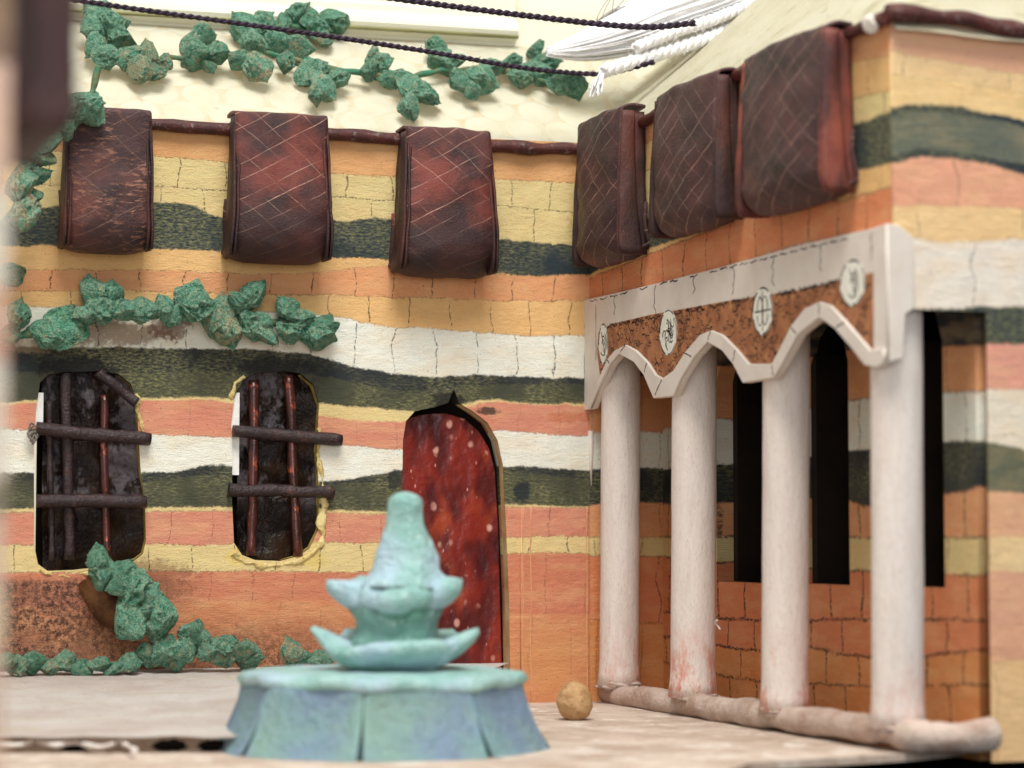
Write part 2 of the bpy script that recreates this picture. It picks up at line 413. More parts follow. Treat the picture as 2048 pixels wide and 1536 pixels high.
# cream roof with pressed fish-scale circles
g = G('cream_scallop')
o = g.scale(g.uv(), (1.0, 1.0, 1.0))
s = g.xyz(o)
def scal(offx, offy, px_=1.06, py_=1.62, r=0.50):
    fx = g.math('SUBTRACT', g.math('FRACT', g.math('ADD', g.math('DIVIDE', s[0], px_), offx)), 0.5)
    fy = g.math('SUBTRACT', g.math('FRACT', g.math('ADD', g.math('DIVIDE', s[1], py_), offy)), 0.5)
    d = g.math('SQRT', g.math('ADD', g.math('POWER', g.math('MULTIPLY', fx, px_), 2.0), g.math('POWER', g.math('MULTIPLY', fy, py_), 2.0)))
    return d
da = scal(0.0, 0.25); db = scal(0.5, 0.75)
dm = g.math('MINIMUM', da, db)
ring = g.step(dm, 0.455, 0.50)
n1 = g.noise(o, 0.9, 4.0, 0.6); n2 = g.noise(o, 14, 4.0, 0.65)
col = g.mix(g.step(n1, 0.4, 0.7, 0.0, 0.55), srgb(242, 239, 220), srgb(230, 223, 196))
col = g.mix(g.math('MULTIPLY', ring, g.step(n1, 0.38, 0.6, 0.5, 0.08)), col, srgb(230, 208, 160))
col = g.mix(g.step(g.noise(o, 2.3, 5.0, 0.7, 0.4), 0.60, 0.74, 0.0, 0.35), col, srgb(160, 152, 118))
inner = g.step(dm, 0.40, 0.50, 1.0, 0.0)
g.bump(g.math('ADD', g.math('MULTIPLY', inner, 0.8), g.math('MULTIPLY', n2, 0.3)), 0.025, 0.8)
m_roof = g.fin(col, 0.65, 0.3)

m_roof2 = plain('cream_roof_plain', srgb(240, 235, 212), srgb(228, 220, 190), 0.5, 0.7, 0.65, 0.3, 0.03, (1, 1, 1), 14, c3=srgb(214, 206, 170))
m_cream = plain('cream_board', srgb(238, 234, 214), srgb(226, 219, 190), 0.5, 0.6, 0.6, 0.3, 0.02, (0.4, 1, 3))
m_shadow_line = plain('olive_shadow', srgb(150, 146, 100), srgb(120, 115, 78), 1.0, 0.6)
m_white = plain('chalky_white_paint', srgb(222, 212, 200), srgb(206, 190, 178), 1.2, 0.5, 0.6, 0.3, 0.02, (1, 1, 1), 22)
m_trim = plain('dark_red_leather', srgb(92, 40, 34), srgb(58, 28, 26), 2.5, 0.8, 0.45, 0.4, 0.05, (1, 1, 1), 18, c3=srgb(130, 110, 104))
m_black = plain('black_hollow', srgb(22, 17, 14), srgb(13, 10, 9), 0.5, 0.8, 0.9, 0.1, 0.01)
m_ink = plain('black_ink', INK, srgb(70, 52, 44), 5, 0.7, 0.7, 0.2, 0.005)
m_reveal = plain('yellow_reveal', srgb(206, 180, 96), srgb(160, 128, 60), 3, 0.8, 0.6, 0.3, 0.05, (1, 1, 1), 20, c3=srgb(90, 70, 45))
m_copper = plain('copper_wire', srgb(92, 48, 40), srgb(52, 30, 28), 1.6, 0.9, 0.22, 0.7, 0.02, (1, 1, 0.7), 12, 0.45, c3=srgb(206, 104, 72))
m_rod = plain('rolled_brown_rod', srgb(50, 31, 31), srgb(30, 20, 22), 2.0, 0.8, 0.34, 0.5, 0.08, (1, 1, 1), 14, c3=srgb(88, 54, 46))

# column: chalk white over salmon showing at the worn foot
g = G('worn_column_paint')
o = g.geo(); s = g.xyz(o)
st = g.scale(o, (1.2, 1.2, 0.22))
n = g.noise(st, 3.5, 5.0, 0.7); gr = g.noise(g.scale(o, (1, 1, 0.35)), 26, 3.0, 0.7)
col = g.mix(g.step(n, 0.4, 0.7, 0.0, 0.6), srgb(226, 214, 204), srgb(210, 194, 184))
col = g.mix(g.step(gr, 0.52, 0.75, 0.0, 0.5), col, srgb(176, 158, 146))
wear = g.math('MULTIPLY', g.step(s[2], 2.3, 0.7), g.step(g.noise(g.scale(o, (1.3, 1.0, 0.5), (0, 0, 3)), 1.5, 5.0, 0.75), 0.44, 0.60))
wear = g.math('MULTIPLY', wear, g.xyz(g.new('ShaderNodeObjectInfo').outputs['Color'])[0])
col = g.mix(g.math('MULTIPLY', wear, 0.9), col, srgb(204, 118, 92))
g.bump(g.math('SUBTRACT', g.math('ADD', n, g.math('MULTIPLY', gr, 0.6)), g.math('MULTIPLY', wear, 0.3)), 0.03, 1.0)
m_col = g.fin(col, 0.6, 0.3)

# brown spandrel paint
m_span = plain('brown_spandrel_paint', srgb(176, 116, 78), srgb(140, 84, 54), 2.5, 0.9, 0.6, 0.3, 0.03, (1, 1, 1), 20, c3=srgb(196, 146, 84))

# scratched leather of the rolled awnings
def leather(name, a, b, red, cross=0.78, worn=0.0, dk=None):
    g = G(name)
    o = g.uv(); s = g.xyz(o)
    wv = g.math('MULTIPLY', g.math('SUBTRACT', g.noise(o, 0.8, 2.0), 0.5), 0.35)
    n = g.noise(o, 1.3, 5.0, 0.65); f = g.noise(o, 20, 4.0, 0.75)
    col = g.mix(g.step(n, 0.35, 0.66), a, b)
    col = g.mix(g.step(g.noise(g.scale(o, (1, 1, 1), (4, 2, 0)), 0.8, 4.0, 0.6), 0.42, 0.70, 0.0, 0.85), col, red)
    if cross > 0:
        d1 = g.math('SUBTRACT', g.math('MULTIPLY', s[0], 0.50), g.math('MULTIPLY', s[1], -0.86))
        d2 = g.math('SUBTRACT', g.math('MULTIPLY', s[0], 0.66), g.math('MULTIPLY', s[1], 0.75))
        tot = None
        for k, (dd, al, per, off, wt) in enumerate(((d1, d2, 0.36, 0.1, 1.0), (d2, d1, 0.42, 0.4, 0.6))):
            q = g.math('ADD', g.math('DIVIDE', g.math('ADD', dd, g.math('MULTIPLY', wv, 0.35)), per), off)
            ph = g.math('FRACT', q); ro = g.math('FLOOR', q)
            jt = g.noise(g.vec(g.math('MULTIPLY', ro, 7.7), float(k), 0.0), 1.0, 0.0)
            dist = g.math('MULTIPLY', g.math('ABSOLUTE', g.math('SUBTRACT', ph, g.math('MULTIPLY_ADD', jt, 0.9, 0.05))), per)
            rows = g.noise(g.vec(g.math('MULTIPLY', ro, 3.3), g.math('MULTIPLY', al, 0.55), float(k)), 1.0, 3.0, 0.6)
            thin_ = g.math('MULTIPLY_ADD', g.noise(g.vec(ro, g.math('MULTIPLY', al, 2.0), 4.0), 1.3, 3.0), 0.026, -0.002)
            ln = g.math('MULTIPLY', g.math('SUBTRACT', 1.0, g.math('DIVIDE', dist, thin_), clamp=True), g.step(rows, 0.40, 0.58, 0.04, 1.0))
            ln = g.math('MULTIPLY', ln, wt*1.2, clamp=True)
            tot = ln if tot is None else g.math('MAXIMUM', tot, ln)
        tot = g.math('MULTIPLY', tot, g.step(g.noise(o, 9, 3.0, 0.7), 0.30, 0.55, 0.35, 1.0))
        col = g.mix(g.math('MULTIPLY', tot, cross), col, srgb(214, 168, 146))
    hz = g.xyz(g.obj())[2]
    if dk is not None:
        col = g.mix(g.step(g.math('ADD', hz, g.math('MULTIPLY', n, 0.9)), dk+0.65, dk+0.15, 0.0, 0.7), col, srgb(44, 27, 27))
    if worn:
        ww = g.math('MULTIPLY', g.step(g.noise(g.scale(o, (1.5, 5, 1)), 2.2, 5.0, 0.8, 0.5), 0.52, 0.62), g.step(n, 0.4, 0.6))
        col = g.mix(g.math('MULTIPLY', ww, worn), col, srgb(170, 118, 92))
    col = g.mix(g.step(f, 0.66, 0.74, 0.0, 0.7), col, srgb(150, 110, 96))
    g.bump(g.math('ADD', g.math('MULTIPLY', f, 0.7), n), 0.04, 1.0)
    return g.fin(col, g.step(f, 0.3, 0.7, 0.40, 0.62), 0.4)
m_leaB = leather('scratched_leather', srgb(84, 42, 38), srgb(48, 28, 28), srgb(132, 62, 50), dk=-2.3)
m_leaB2 = leather('worn_leather', srgb(66, 40, 40), srgb(44, 28, 30), srgb(104, 56, 48), 0.25, 0.75)
m_leaR = leather('dark_leather', srgb(68, 40, 40), srgb(46, 29, 32), srgb(88, 50, 48), 0.6)
m_leaF = leather('red_flap_leather', srgb(126, 60, 48), srgb(66, 34, 32), srgb(160, 82, 62), 0.0)
m_leaD = leather('dark_flap_leather', srgb(54, 32, 30), srgb(34, 22, 23), srgb(92, 46, 34), 0.0)

# leaves of painted crepe
g = G('crepe_leaf')
o = g.obj()
oi = g.new('ShaderNodeObjectInfo')
rn = oi.outputs['Random']; oc = oi.outputs['Color']
sh = g.new('ShaderNodeVectorMath'); sh.operation = 'ADD'
g.put(sh.inputs[0], o); g.put(sh.inputs[1], g.vec(g.math('MULTIPLY', rn, 31.0), g.math('MULTIPLY', rn, 17.0), rn))
q = sh.outputs[0]
n = g.noise(q, 2.6, 4.0, 0.65); f = g.noise(q, 11, 4.0, 0.75)
wq = g.new('ShaderNodeVectorMath'); wq.operation = 'ADD'
nz = g.new('ShaderNodeTexNoise'); g.put(nz.inputs['Vector'], q); nz.inputs['Scale'].default_value = 6
wm = g.new('ShaderNodeVectorMath'); wm.operation = 'SCALE'; g.put(wm.inputs[0], nz.outputs['Color']); wm.inputs['Scale'].default_value = 0.35
g.put(wq.inputs[0], q); g.put(wq.inputs[1], wm.outputs[0])
vv = g.voro(g.scale(wq.outputs[0], (0.55, 1.3, 1.3)), 8, 'DISTANCE_TO_EDGE')
col = g.mix(g.step(n, 0.36, 0.62), srgb(6, 122, 96), srgb(108, 182, 156))
col = g.mix(g.step(g.noise(g.scale(q, (1, 1, 1), (2, 8, 5)), 3.0, 5.0, 0.75, 0.6), 0.52, 0.62, 0.0, 0.75), col, srgb(176, 198, 164))
tan = g.mix(g.step(f, 0.4, 0.6), srgb(166, 138, 104), srgb(208, 198, 160))
hb = g.xyz(g.new('ShaderNodeObjectInfo').outputs['Color'])   # object colour red = how much bare paper shows
th = g.math('SUBTRACT', 0.74, g.math('MULTIPLY', hb[0], 0.36))
m1 = g.new('ShaderNodeMapRange'); m1.interpolation_type = 'SMOOTHSTEP'
g.put(m1.inputs[0], g.noise(g.scale(q, (1, 1, 1), (5, 5, 5)), 2.0, 4.0, 0.7)); g.put(m1.inputs[1], g.math('SUBTRACT', th, 0.06)); g.put(m1.inputs[2], g.math('ADD', th, 0.06))
col = g.mix(g.math('MULTIPLY', m1.outputs[0], 0.9), col, tan)
col = g.mix(g.step(vv, 0.0, 0.12, 0.55, 0.0), col, srgb(196, 204, 168))
col = g.mix(g.step(g.noise(q, 24, 2.0), 0.56, 0.68, 0.0, 0.4), col, srgb(14, 74, 58))
col = g.mix(1.0, col, g.mix(g.math('FRACT', g.math('MULTIPLY', rn, 13.7)), (0.78, 0.92, 0.86, 1), (1.32, 1.22, 1.20, 1)), 'MULTIPLY')
pt_ = g.new('ShaderNodeNewGeometry').outputs['Pointiness']
pm = g.math('MULTIPLY', g.step(pt_, 0.505, 0.56), g.step(g.noise(q, 5, 4.0, 0.7), 0.35, 0.6))
col = g.mix(g.math('MULTIPLY', pm, 0.8), col, srgb(178, 208, 178))
g.bump(g.math('ADD', f, g.math('MULTIPLY', vv, -1.2)), 0.12, 1.0)
m_leaf = g.fin(col, 0.6, 0.35)
m_stem = plain('green_stem', srgb(52, 120, 92), srgb(130, 112, 78), 2.0, 0.9, 0.7, 0.2, 0.06, (1, 1, 1), 14)
m_dry = plain('dry_brown_paper', srgb(170, 122, 84), srgb(112, 74, 50), 1.6, 0.9, 0.7, 0.2, 0.06, (1, 1, 1), 10)

# ------------------------------------------------------------------ floor
edge = [P(u, v, 2, 0.0) for u, v in ((1500, 1526), (1700, 1514), (1830, 1506), (1900, 1499), (1960, 1490), (2048, 1474), (2200, 1452))]
outer = [(-70, 30), (-70, -53), (-22, -53), (-12, -28), (-8.5, -22.5)]
outer += [(e.x, e.y) for e in edge] + [(14, NEAR+2), (30, NEAR+6), (30, 30)]
g = G('dusty_floor')
o = g.geo()
n = g.noise(o, 0.5, 5.0, 0.65); f = g.noise(o, 9, 5.0, 0.75)
col = g.mix(g.step(n, 0.35, 0.68), srgb(204, 186, 170), srgb(172, 150, 132))
col = g.mix(g.step(g.noise(o, 1.7, 5.0, 0.7), 0.52, 0.68, 0.0, 0.6), col, srgb(150, 124, 106))
col = g.mix(g.step(f, 0.56, 0.68, 0.0, 0.7), col, srgb(124, 100, 84))
col = g.mix(g.step(g.noise(o, 1.1, 4.0, 0.7, 0.5), 0.54, 0.64, 0.0, 0.5), col, srgb(238, 230, 218))
g.bump(g.math('ADD', n, g.math('MULTIPLY', f, 0.4)), 0.06, 1.0)
m_floor = g.fin(col, 0.75, 0.2)
bm = bmesh.new()
tv = [bm.verts.new((x, y, 0.0)) for x, y in outer]
bv = [bm.verts.new((x, y, -0.14)) for x, y in outer]
bm.faces.new(tv); bm.faces.new(bv[::-1])
for i in range(len(tv)):
    j = (i+1) % len(tv); bm.faces.new((tv[j], tv[i], bv[i], bv[j]))
bmesh.ops.recalc_face_normals(bm, faces=bm.faces)
fl = frombm('floor', bm, m_floor); tag(fl, kind='structure')
m_dark = plain('dark_tabletop', srgb(34, 52, 56), srgb(24, 36, 42), 0.4, 0.8, 0.5, 0.3, 0.01)
bm = bmesh.new(); box_bm(bm, (-90, -110, -1.4), (90, 60, -0.9))
tag(frombm('table_surface', bm, m_dark), kind='structure')
# pale backdrop far behind the model
bm = bmesh.new(); box_bm(bm, (-60, 22, -1), (80, 23, 60))
tag(frombm('background', bm, plain('pale_backdrop', srgb(234, 230, 214), srgb(224, 218, 198), 0.1, 0.5, 0.8, 0.1, 0.0)), kind='structure')

# ------------------------------------------------------------------ back wing of the little house
def rrect(u0, v0, u1, v1, r, n=5, skew=0):
    cs = [(u0+r, v0+r, 180), (u1-r, v0+r, 270), (u1-r, v1-r, 0), (u0+r, v1-r, 90)]
    out = []
    for cx, cy, a0 in cs:
        for k in range(n+1):
            a = math.radians(a0 + 90*k/n); out.append((cx+r*math.cos(a), cy+r*math.sin(a)))
    return out
TH = 0.55
EAVE = 13.62
house = empty('courtyard_house', (-7, 0, 0))
tag(house, 'back wing of the model house with wavy painted stripes, red door and two barred windows', 'model house')
HL = Vector((-7, 0, 0))
win1 = [(68, 900), (72, 820), (80, 765), (98, 748), (130, 744), (200, 742), (238, 748), (262, 768), (272, 800), (276, 850), (282, 950), (290, 1010), (292, 1080), (286, 1108), (268, 1122), (240, 1130), (150, 1140), (95, 1142), (76, 1128), (68, 1090)]
win2 = [(465, 880), (462, 850), (470, 790), (488, 756), (510, 746), (570, 742), (600, 746), (626, 768), (638, 810), (634, 900), (638, 1000), (636, 1060), (620, 1096), (598, 1112), (560, 1122), (510, 1120), (484, 1110), (468, 1086), (464, 1000)]
door = [(800, 1420), (803, 1200), (804, 980), (806, 880), (812, 842), (830, 822), (870, 814), (896, 806), (908, 778), (918, 806), (945, 822), (975, 845), (995, 880), (1006, 930), (1012, 1050), (1018, 1200), (1022, 1420)]
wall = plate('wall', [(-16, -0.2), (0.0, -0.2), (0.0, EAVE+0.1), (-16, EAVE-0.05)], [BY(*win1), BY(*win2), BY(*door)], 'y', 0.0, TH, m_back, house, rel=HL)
bw = wall
# continuation of the wall inside the portico
plate('portico_end_wall', [(0.0, -0.2), (DX+0.5, -0.2), (DX+0.5, 10.6), (0.0, 10.6)], [], 'y', 0.004, TH, striped('painted_stripes_end', (DRK, 0), [
    (ORG, [(0, 8.0), (3, 8.0)], 0.5, 0.4), (WHT, [(0, 6.55), (3, 6.6)], 0.5, 0.4), (DRK, [(0, 5.65), (1, 5.7), (3, 5.7)], 0, 0),
    (ORG, [(0, 4.75), (1, 4.85), (3, 4.8)], 0.8, 0.5), (YEL, [(0, 4.0), (3, 4.0)], 0.6, 0.5), (RUST, [(0, 3.55), (3, 3.5)], 0.8, 0.6), (OBR, [(0, 2.0), (3, 1.8)], 0.5, 0.5)], (-0.1, 3), joint=1.2), house, rel=HL)
# sliver of reveals: yellow paint bands inside the holes
def reveal(name, poly, a, b, d0, d1, mat, parent):
    """inner lining of an opening along part of its outline"""
    bm = bmesh.new(); pts = [by(u, v) for u, v in poly][a:b]
    rows = []
    c = Vector((sum(p[0] for p in pts)/len(pts), 0, sum(p[1] for p in pts)/len(pts)))
    for x, z in pts:
        v = Vector((x, 0, z)); k = 0.985
        v = c + (v-c)*k
        rows.append([bm.verts.new((v.x-HL.x, d, v.z)) for d in (d0, d1)])
    for i in range(len(rows)-1):
        bm.faces.new((rows[i][0], rows[i+1][0], rows[i+1][1], rows[i][1]))
    return frombm(name, bm, mat, parent)

def sx(u, v, y):             # pixel on plane y -> local coords of the house
    return P(u, v, 1, y) - HL
# glossy crumpled dark film behind the bars
g = G('dark_glossy_film')
o = g.obj()
n = g.noise(o, 1.3, 4.0, 0.6); f = g.noise(o, 7, 4.0, 0.7)
col = g.mix(g.step(n, 0.4, 0.6), srgb(22, 14, 12), srgb(44, 30, 20))
grey_sheen = g.math('MULTIPLY', g.step(g.noise(g.scale(o, (1, 1, 0.6), (2, 0, 5)), 1.1, 4.0, 0.7), 0.50, 0.58), g.step(g.xyz(g.geo())[2], 4.4, 5.4))
col = g.mix(g.math('MULTIPLY', grey_sheen, g.step(f, 0.3, 0.6, 0.25, 0.8)), col, srgb(104, 96, 100))  # grey sheen of the film painted in as colour patches
g.bump(g.math('ADD', n, g.math('MULTIPLY', f, 0.2)), 0.14, 1.0)
m_film = g.fin(col, g.math('MULTIPLY_ADD', grey_sheen, 0.3, 0.2), 0.12)
def film(parent, u0, u1, v0, v1, y=0.24, gap=12):
    bm = bmesh.new(); N, M = 26, 44; gr = []
    for i in range(N+1):
        row = []
        for j in range(M+1):
            u = u0+gap+(u1-u0-gap)*i/N; v = v0+(v1-v0)*j/M
            p = sx(u, v, y)
            p.y += 0.16*noise.noise(p*1.4) + 0.05*math.sin(i/N*9) - 0.05 + 0.07*abs(noise.noise(p*3.1))
            row.append(bm.verts.new(p))
        gr.append(row)
    for i in range(N):
        for j in range(M): bm.faces.new((gr[i][j], gr[i+1][j], gr[i+1][j+1], gr[i][j+1])).smooth = True
    bmesh.ops.recalc_face_normals(bm, faces=bm.faces)
    return frombm('pane', bm, m_film, parent)
def barpts(a, b, y0, y1, n=14, wob=0.05, seed=0):
    pa, pb = sx(a[0], a[1], y0), sx(b[0], b[1], y1)
    out = []
    for i in range(n+1):
        t = i/n; p = pa.lerp(pb, t)
        k = noise.noise_vector(Vector((t*3+seed, seed*1.7, 0)))*wob
        out.append(p+k)
    return out
def bumpy(n, r, amp=0.12, seed=0): return [r*(1+amp*noise.noise(Vector((i*0.6, seed*3.3, 1)))) for i in range(n+1)]
W = []
for wi, (u0, u1, v0, v1, hs, vsb) in enumerate((
    (70, 292, 740, 1146, [((72, 858), (300, 878), .155), ((74, 1002), (294, 1004), .15), ((196, 744), (272, 806), .12)],
        [((132, 745), (138, 1120), .13, 1), ((208, 790), (214, 1130), .10, 0), ((98, 800), (104, 1120), .07, 1)]),
    (462, 642, 740, 1126, [((466, 862), (684, 880), .145), ((458, 978), (668, 986), .14)],
        [((508, 760), (504, 1110), .12, 0), ((578, 750), (596, 1112), .12, 0)]))):
    we = empty('window'); we.parent = house
    W.append(we)
    film(we, u0, u1, v0-10, v1+10, 0.26, 14 if wi == 0 else 12)
    for k, (a, b, r) in enumerate(hs):
        tube('bar', barpts(a, b, -0.12, -0.14, 16, 0.04, k+wi*3), bumpy(16, r, 0.22, k+wi), m_rod, we, 12)
    for k, (a, b, r, dk) in enumerate(vsb):
        tube('wire', barpts(a, b, 0.06, 0.08, 18, 0.05, k+7+wi*3), bumpy(18, r, 0.2, k+9), m_rod if dk else m_copper, we, 12)
    poly = win1 if wi == 0 else win2
    reveal('reveal', poly, 6, 16, 0.01, TH, m_reveal, we)
    # dark box of the room behind
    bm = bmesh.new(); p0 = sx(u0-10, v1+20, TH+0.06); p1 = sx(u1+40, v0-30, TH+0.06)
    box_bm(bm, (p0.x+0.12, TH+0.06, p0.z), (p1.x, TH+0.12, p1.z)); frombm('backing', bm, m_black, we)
    bm = bmesh.new(); q0 = sx(u0, v0+45, 0.05); q1 = sx(u0+16, v0+(130 if wi == 0 else 210), 0.05)
    box_bm(bm, (q0.x, 0.05, q1.z), (q1.x, 0.08, q0.z)); frombm('paper_edge', bm, plain('white_paper_edge', srgb(244, 242, 236), srgb(228, 226, 220)) if wi == 0 else bpy.data.materials['white_paper_edge'], we)
# crusty plaster round the cut edges
m_crust = plain('cream_crust', srgb(228, 208, 146), srgb(206, 174, 100), 3, 0.8, 0.7, 0.2, 0.08, (1, 1, 1), 14, c3=srgb(96, 84, 56))
def crust(pts, r, parent, sd):
    q_ = spline([sx(u, v, -0.01) for u, v in pts], 16*len(pts))
    bm = bmesh.new(); tube_bm(bm, [a_+Vector((noise.noise(a_*2.3+Vector((sd, 0, 0)))*0.09, 0, noise.noise(a_*2.9+Vector((0, sd, 0)))*0.09)) for a_ in q_], [max(0.01, r*(0.75+1.3*noise.noise(a_*3.1+Vector((sd, sd, 0))))) for a_ in q_], 8)
    for v_ in bm.verts: v_.co += noise.noise_vector(v_.co*5)*0.06 + noise.noise_vector(v_.co*13)*0.025; v_.co.y = v_.co.y*0.6
    bmesh.ops.recalc_face_normals(bm, faces=bm.faces); frombm('crust', bm, m_crust, parent)
crust([(636, 860), (644, 940), (648, 1010), (642, 1070), (628, 1106), (590, 1124), (540, 1132), (490, 1126), (464, 1104)], 0.085, W[1], 1)
crust([(464, 800), (472, 772), (490, 752)], 0.05, W[1], 2)
crust([(268, 790), (280, 830), (282, 870)], 0.07, W[0], 3)
crust([(80, 1140), (110, 1150), (160, 1148), (215, 1142), (260, 1132)], 0.06, W[0], 4)
# wire twist sticking out left of the first window
bm = bmesh.new()
c = P(66, 862, 1, -0.15)-HL
pts = [c+Vector((0.16*math.cos(t*1.9)*(1-t/22), -0.05+0.06*math.sin(t*2.7), 0.2*math.sin(t*1.9)*(1-t/30)-t*0.012)) for t in range(22)]
tube_bm(bm, spline(pts, 90), 0.022, 5)
frombm('wire_twist', bm, plain('grey_wire', srgb(120, 112, 100), srgb(60, 54, 50), 3, 0.8, 0.4, 0.5, 0.02), W[0])

# door leaf
g = G('lacquered_red_door')
o = g.uv(); s = g.xyz(o)
n = g.noise(g.scale(o, (1.6, 0.9, 1)), 0.9, 2.0, 0.5)
col = g.mix(g.step(n, 0.38, 0.60), srgb(84, 26, 24), srgb(128, 38, 28))
col = g.mix(g.step(g.noise(g.scale(o, (1.3, 0.7, 1), (3, 1, 0)), 0.9, 2.0, 0.5), 0.52, 0.70, 0.0, 0.7), col, srgb(172, 72, 40))
col = g.mix(g.step(g.noise(g.scale(o, (1.3, 0.6, 1), (8, 4, 0)), 0.9, 2.0, 0.5), 0.50, 0.68, 0.0, 0.85), col, srgb(66, 20, 24))
fl_ = g.voro(g.scale(o, (2.6, 1.9, 1), (0.3, 0.2, 0)), 0.95, 'F1')
fk = g.math('MULTIPLY', g.step(fl_, 0.10, 0.26, 1.0, 0.0), g.step(g.noise(o, 1.3, 2.0), 0.46, 0.54))
fl2 = g.voro(g.scale(o, (5.6, 2.6, 1), (1.3, 4.2, 0)), 1.2, 'F1')
fk2 = g.math('MULTIPLY', g.step(fl2, 0.05, 0.20, 1.0, 0.0), g.step(g.noise(g.scale(o, (1, 1, 1), (9, 9, 0)), 1.3, 2.0), 0.48, 0.56))
col = g.mix(g.math('MULTIPLY', g.math('MAXIMUM', fk, fk2), 0.75), col, srgb(222, 164, 148))
g.bump(g.math('ADD', n, g.math('MULTIPLY', g.noise(o, 3, 3.0), 0.4)), 0.12, 1.0)
m_door = g.fin(col, 0.34, 0.4)
leaf = [(790, 1400), (790, 800), (815, 836), (850, 828), (890, 826), (930, 838), (958, 862), (978, 896), (990, 940), (997, 1060), (1006, 1400)]
dr = plate('door', [(p_.x, p_.z) for p_ in (P(u, v, 1, 0.30) for u, v in leaf)], [], 'y', 0.30, 0.42, m_door, house, wob=0.03, rel=HL, bevel=0.02)
reveal('door_reveal', door, 9, 17, 0.01, 0.29, plain('cream_reveal', srgb(214, 190, 140), srgb(190, 140, 84), 1.2, 0.9, 0.6, 0.3, 0.03, (1, 1, 1), 14), house)
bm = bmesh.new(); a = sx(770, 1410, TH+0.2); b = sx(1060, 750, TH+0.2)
box_bm(bm, (a.x, 0.50, 0.0), (b.x, 0.54, b.z)); frombm('door_backing', bm, m_black, house)  # black sheet put in as the shadow line beside and above the leaf
# painted card strip between door and corner, with ridges
cx0, cx1 = by(1040, 1200)[0], by(1176, 1200)[0]
zt = by(1100, 1012)[1]
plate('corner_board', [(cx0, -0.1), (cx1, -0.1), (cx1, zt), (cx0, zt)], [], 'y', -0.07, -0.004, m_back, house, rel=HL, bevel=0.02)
for k, u in enumerate((1044, 1060, 1172)):
    x = by(u, 1200)[0]
    tube('ridge', [(x-HL.x+0.01*math.sin(i), -0.055, i*zt/14) for i in range(15)], bumpy(14, 0.020, 0.3, k), plain('ochre_ridge', srgb(214, 158, 108), srgb(206, 140, 100), 1.4, 0.8, 0.6, 0.3, 0.03) if k == 0 else bpy.data.materials['ochre_ridge'], house, 8)
# white drip on the wall beside the arcade
x, z = by(1181, 870)
tube('paint_drip', [(x-HL.x, -0.01, z+0.1), (x-HL.x, -0.03, z-0.5), (x-HL.x+0.01, -0.02, z-1.25)], [0.07, 0.05, 0.012], m_white, house, 8)

# ------------------------------------------------------------------ roof (one folded sheet)
def roofz(x, y):
    rise = max(min(x+0.0, (y-NEAR)), y)
    return 13.66 + 0.02*(x+8)*(1 if x < 0 else 0)*0.5 + 0.95*max(rise, -0.25) - 0.05*max(x-1.2, 0)
bm = bmesh.new(); uvl = bm.loops.layers.uv.new('UVMap')
xs = sorted(set([round(-16.5+0.5*i, 3) for i in range(34)] + [0.0] + [round(0.4*i, 3) for i in range(1, 21)]))
ys = [round(-15.9+0.3925*i, 4) for i in range(41)] + [0.0, 0.3, 0.6, 0.9, 1.2, 1.5, 1.8, 2.1, 2.5, 3.1]
ys = sorted(set([y for y in ys if y < -0.1] + [0.0, 0.3, 0.6, 0.9, 1.2, 1.5, 1.8, 2.1, 2.5, 3.1]))
vd = {}
def gv(x, y):
    if (x, y) not in vd:
        z = roofz(x, y) + 0.05*noise.noise(Vector((x*0.6, y*0.6, 0)))
        vd[(x, y)] = bm.verts.new((x, y, z))
    return vd[(x, y)]
for i in range(len(xs)-1):
    for j in range(len(ys)-1):
        cx, cy = (xs[i]+xs[i+1])/2, (ys[j]+ys[j+1])/2
        if cy < 0 and cx < 0: continue
        f = bm.faces.new([gv(xs[i], ys[j]), gv(xs[i+1], ys[j]), gv(xs[i+1], ys[j+1]), gv(xs[i], ys[j+1])]); f.smooth = True
        if cx > 0 and cy < cx: f.material_index = 1
        for l in f.loops:
            c = l.vert.co
            if cx > 0 and cy < cx: l[uvl].uv = (c.y, c.x*1.38)
            else: l[uvl].uv = (c.x, c.y*1.38)
bmesh.ops.solidify(bm, geom=bm.faces[:], thickness=0.12)
bmesh.ops.recalc_face_normals(bm, faces=bm.faces)
roof = frombm('scalloped_roof', bm, [m_roof, m_roof2])
tag(roof, 'cream sloping roof sheet pressed with overlapping circles above both striped walls', 'roof')

# moulded cream board behind the roof
mb = empty('moulded_board', (-8, 3.2, 16))
tag(mb, 'long cream moulded board with a painted olive shadow line running behind the green leaves at the top', 'board')
bm = bmesh.new()
pts = [(3.16, 16.0), (3.16, 16.62), (3.12, 16.66), (3.12, 16.72), (2.90, 16.85), (2.82, 17.0), (2.84, 17.14), (2.98, 17.24), (3.02, 17.34), (3.02, 17.5), (3.1, 17.6), (3.1, 21.0), (3.5, 21.0), (3.5, 16.0)]
x0, x1 = -9.5-8, -0.85
r0 = [bm.verts.new((x0+8, y-3.2, z-16-0.15)) for y, z in pts]; r1 = [bm.verts.new((x1+8, y-3.2, z-16+0.03)) for y, z in pts]
for i in range(len(pts)):
    j = (i+1) % len(pts); bm.faces.new((r0[i], r0[j], r1[j], r1[i]))
bm.faces.new(r0[::-1]); bm.faces.new(r1)
bmesh.ops.recalc_face_normals(bm, faces=bm.faces)
frombm('board', bm, m_cream, mb)
bm = bmesh.new(); box_bm(bm, (-0.75+8, 0.55, -1.0), (12+8, 0.9, 5.5)); frombm('side_panel', bm, m_cream, mb)
tube('shadow_line', [(x0+8, 2.88-3.2, 0.71), (x1+8, 2.88-3.2, 0.88)], 0.05, m_shadow_line, mb, 8)  # olive tube drawn in for the shadow under the moulding

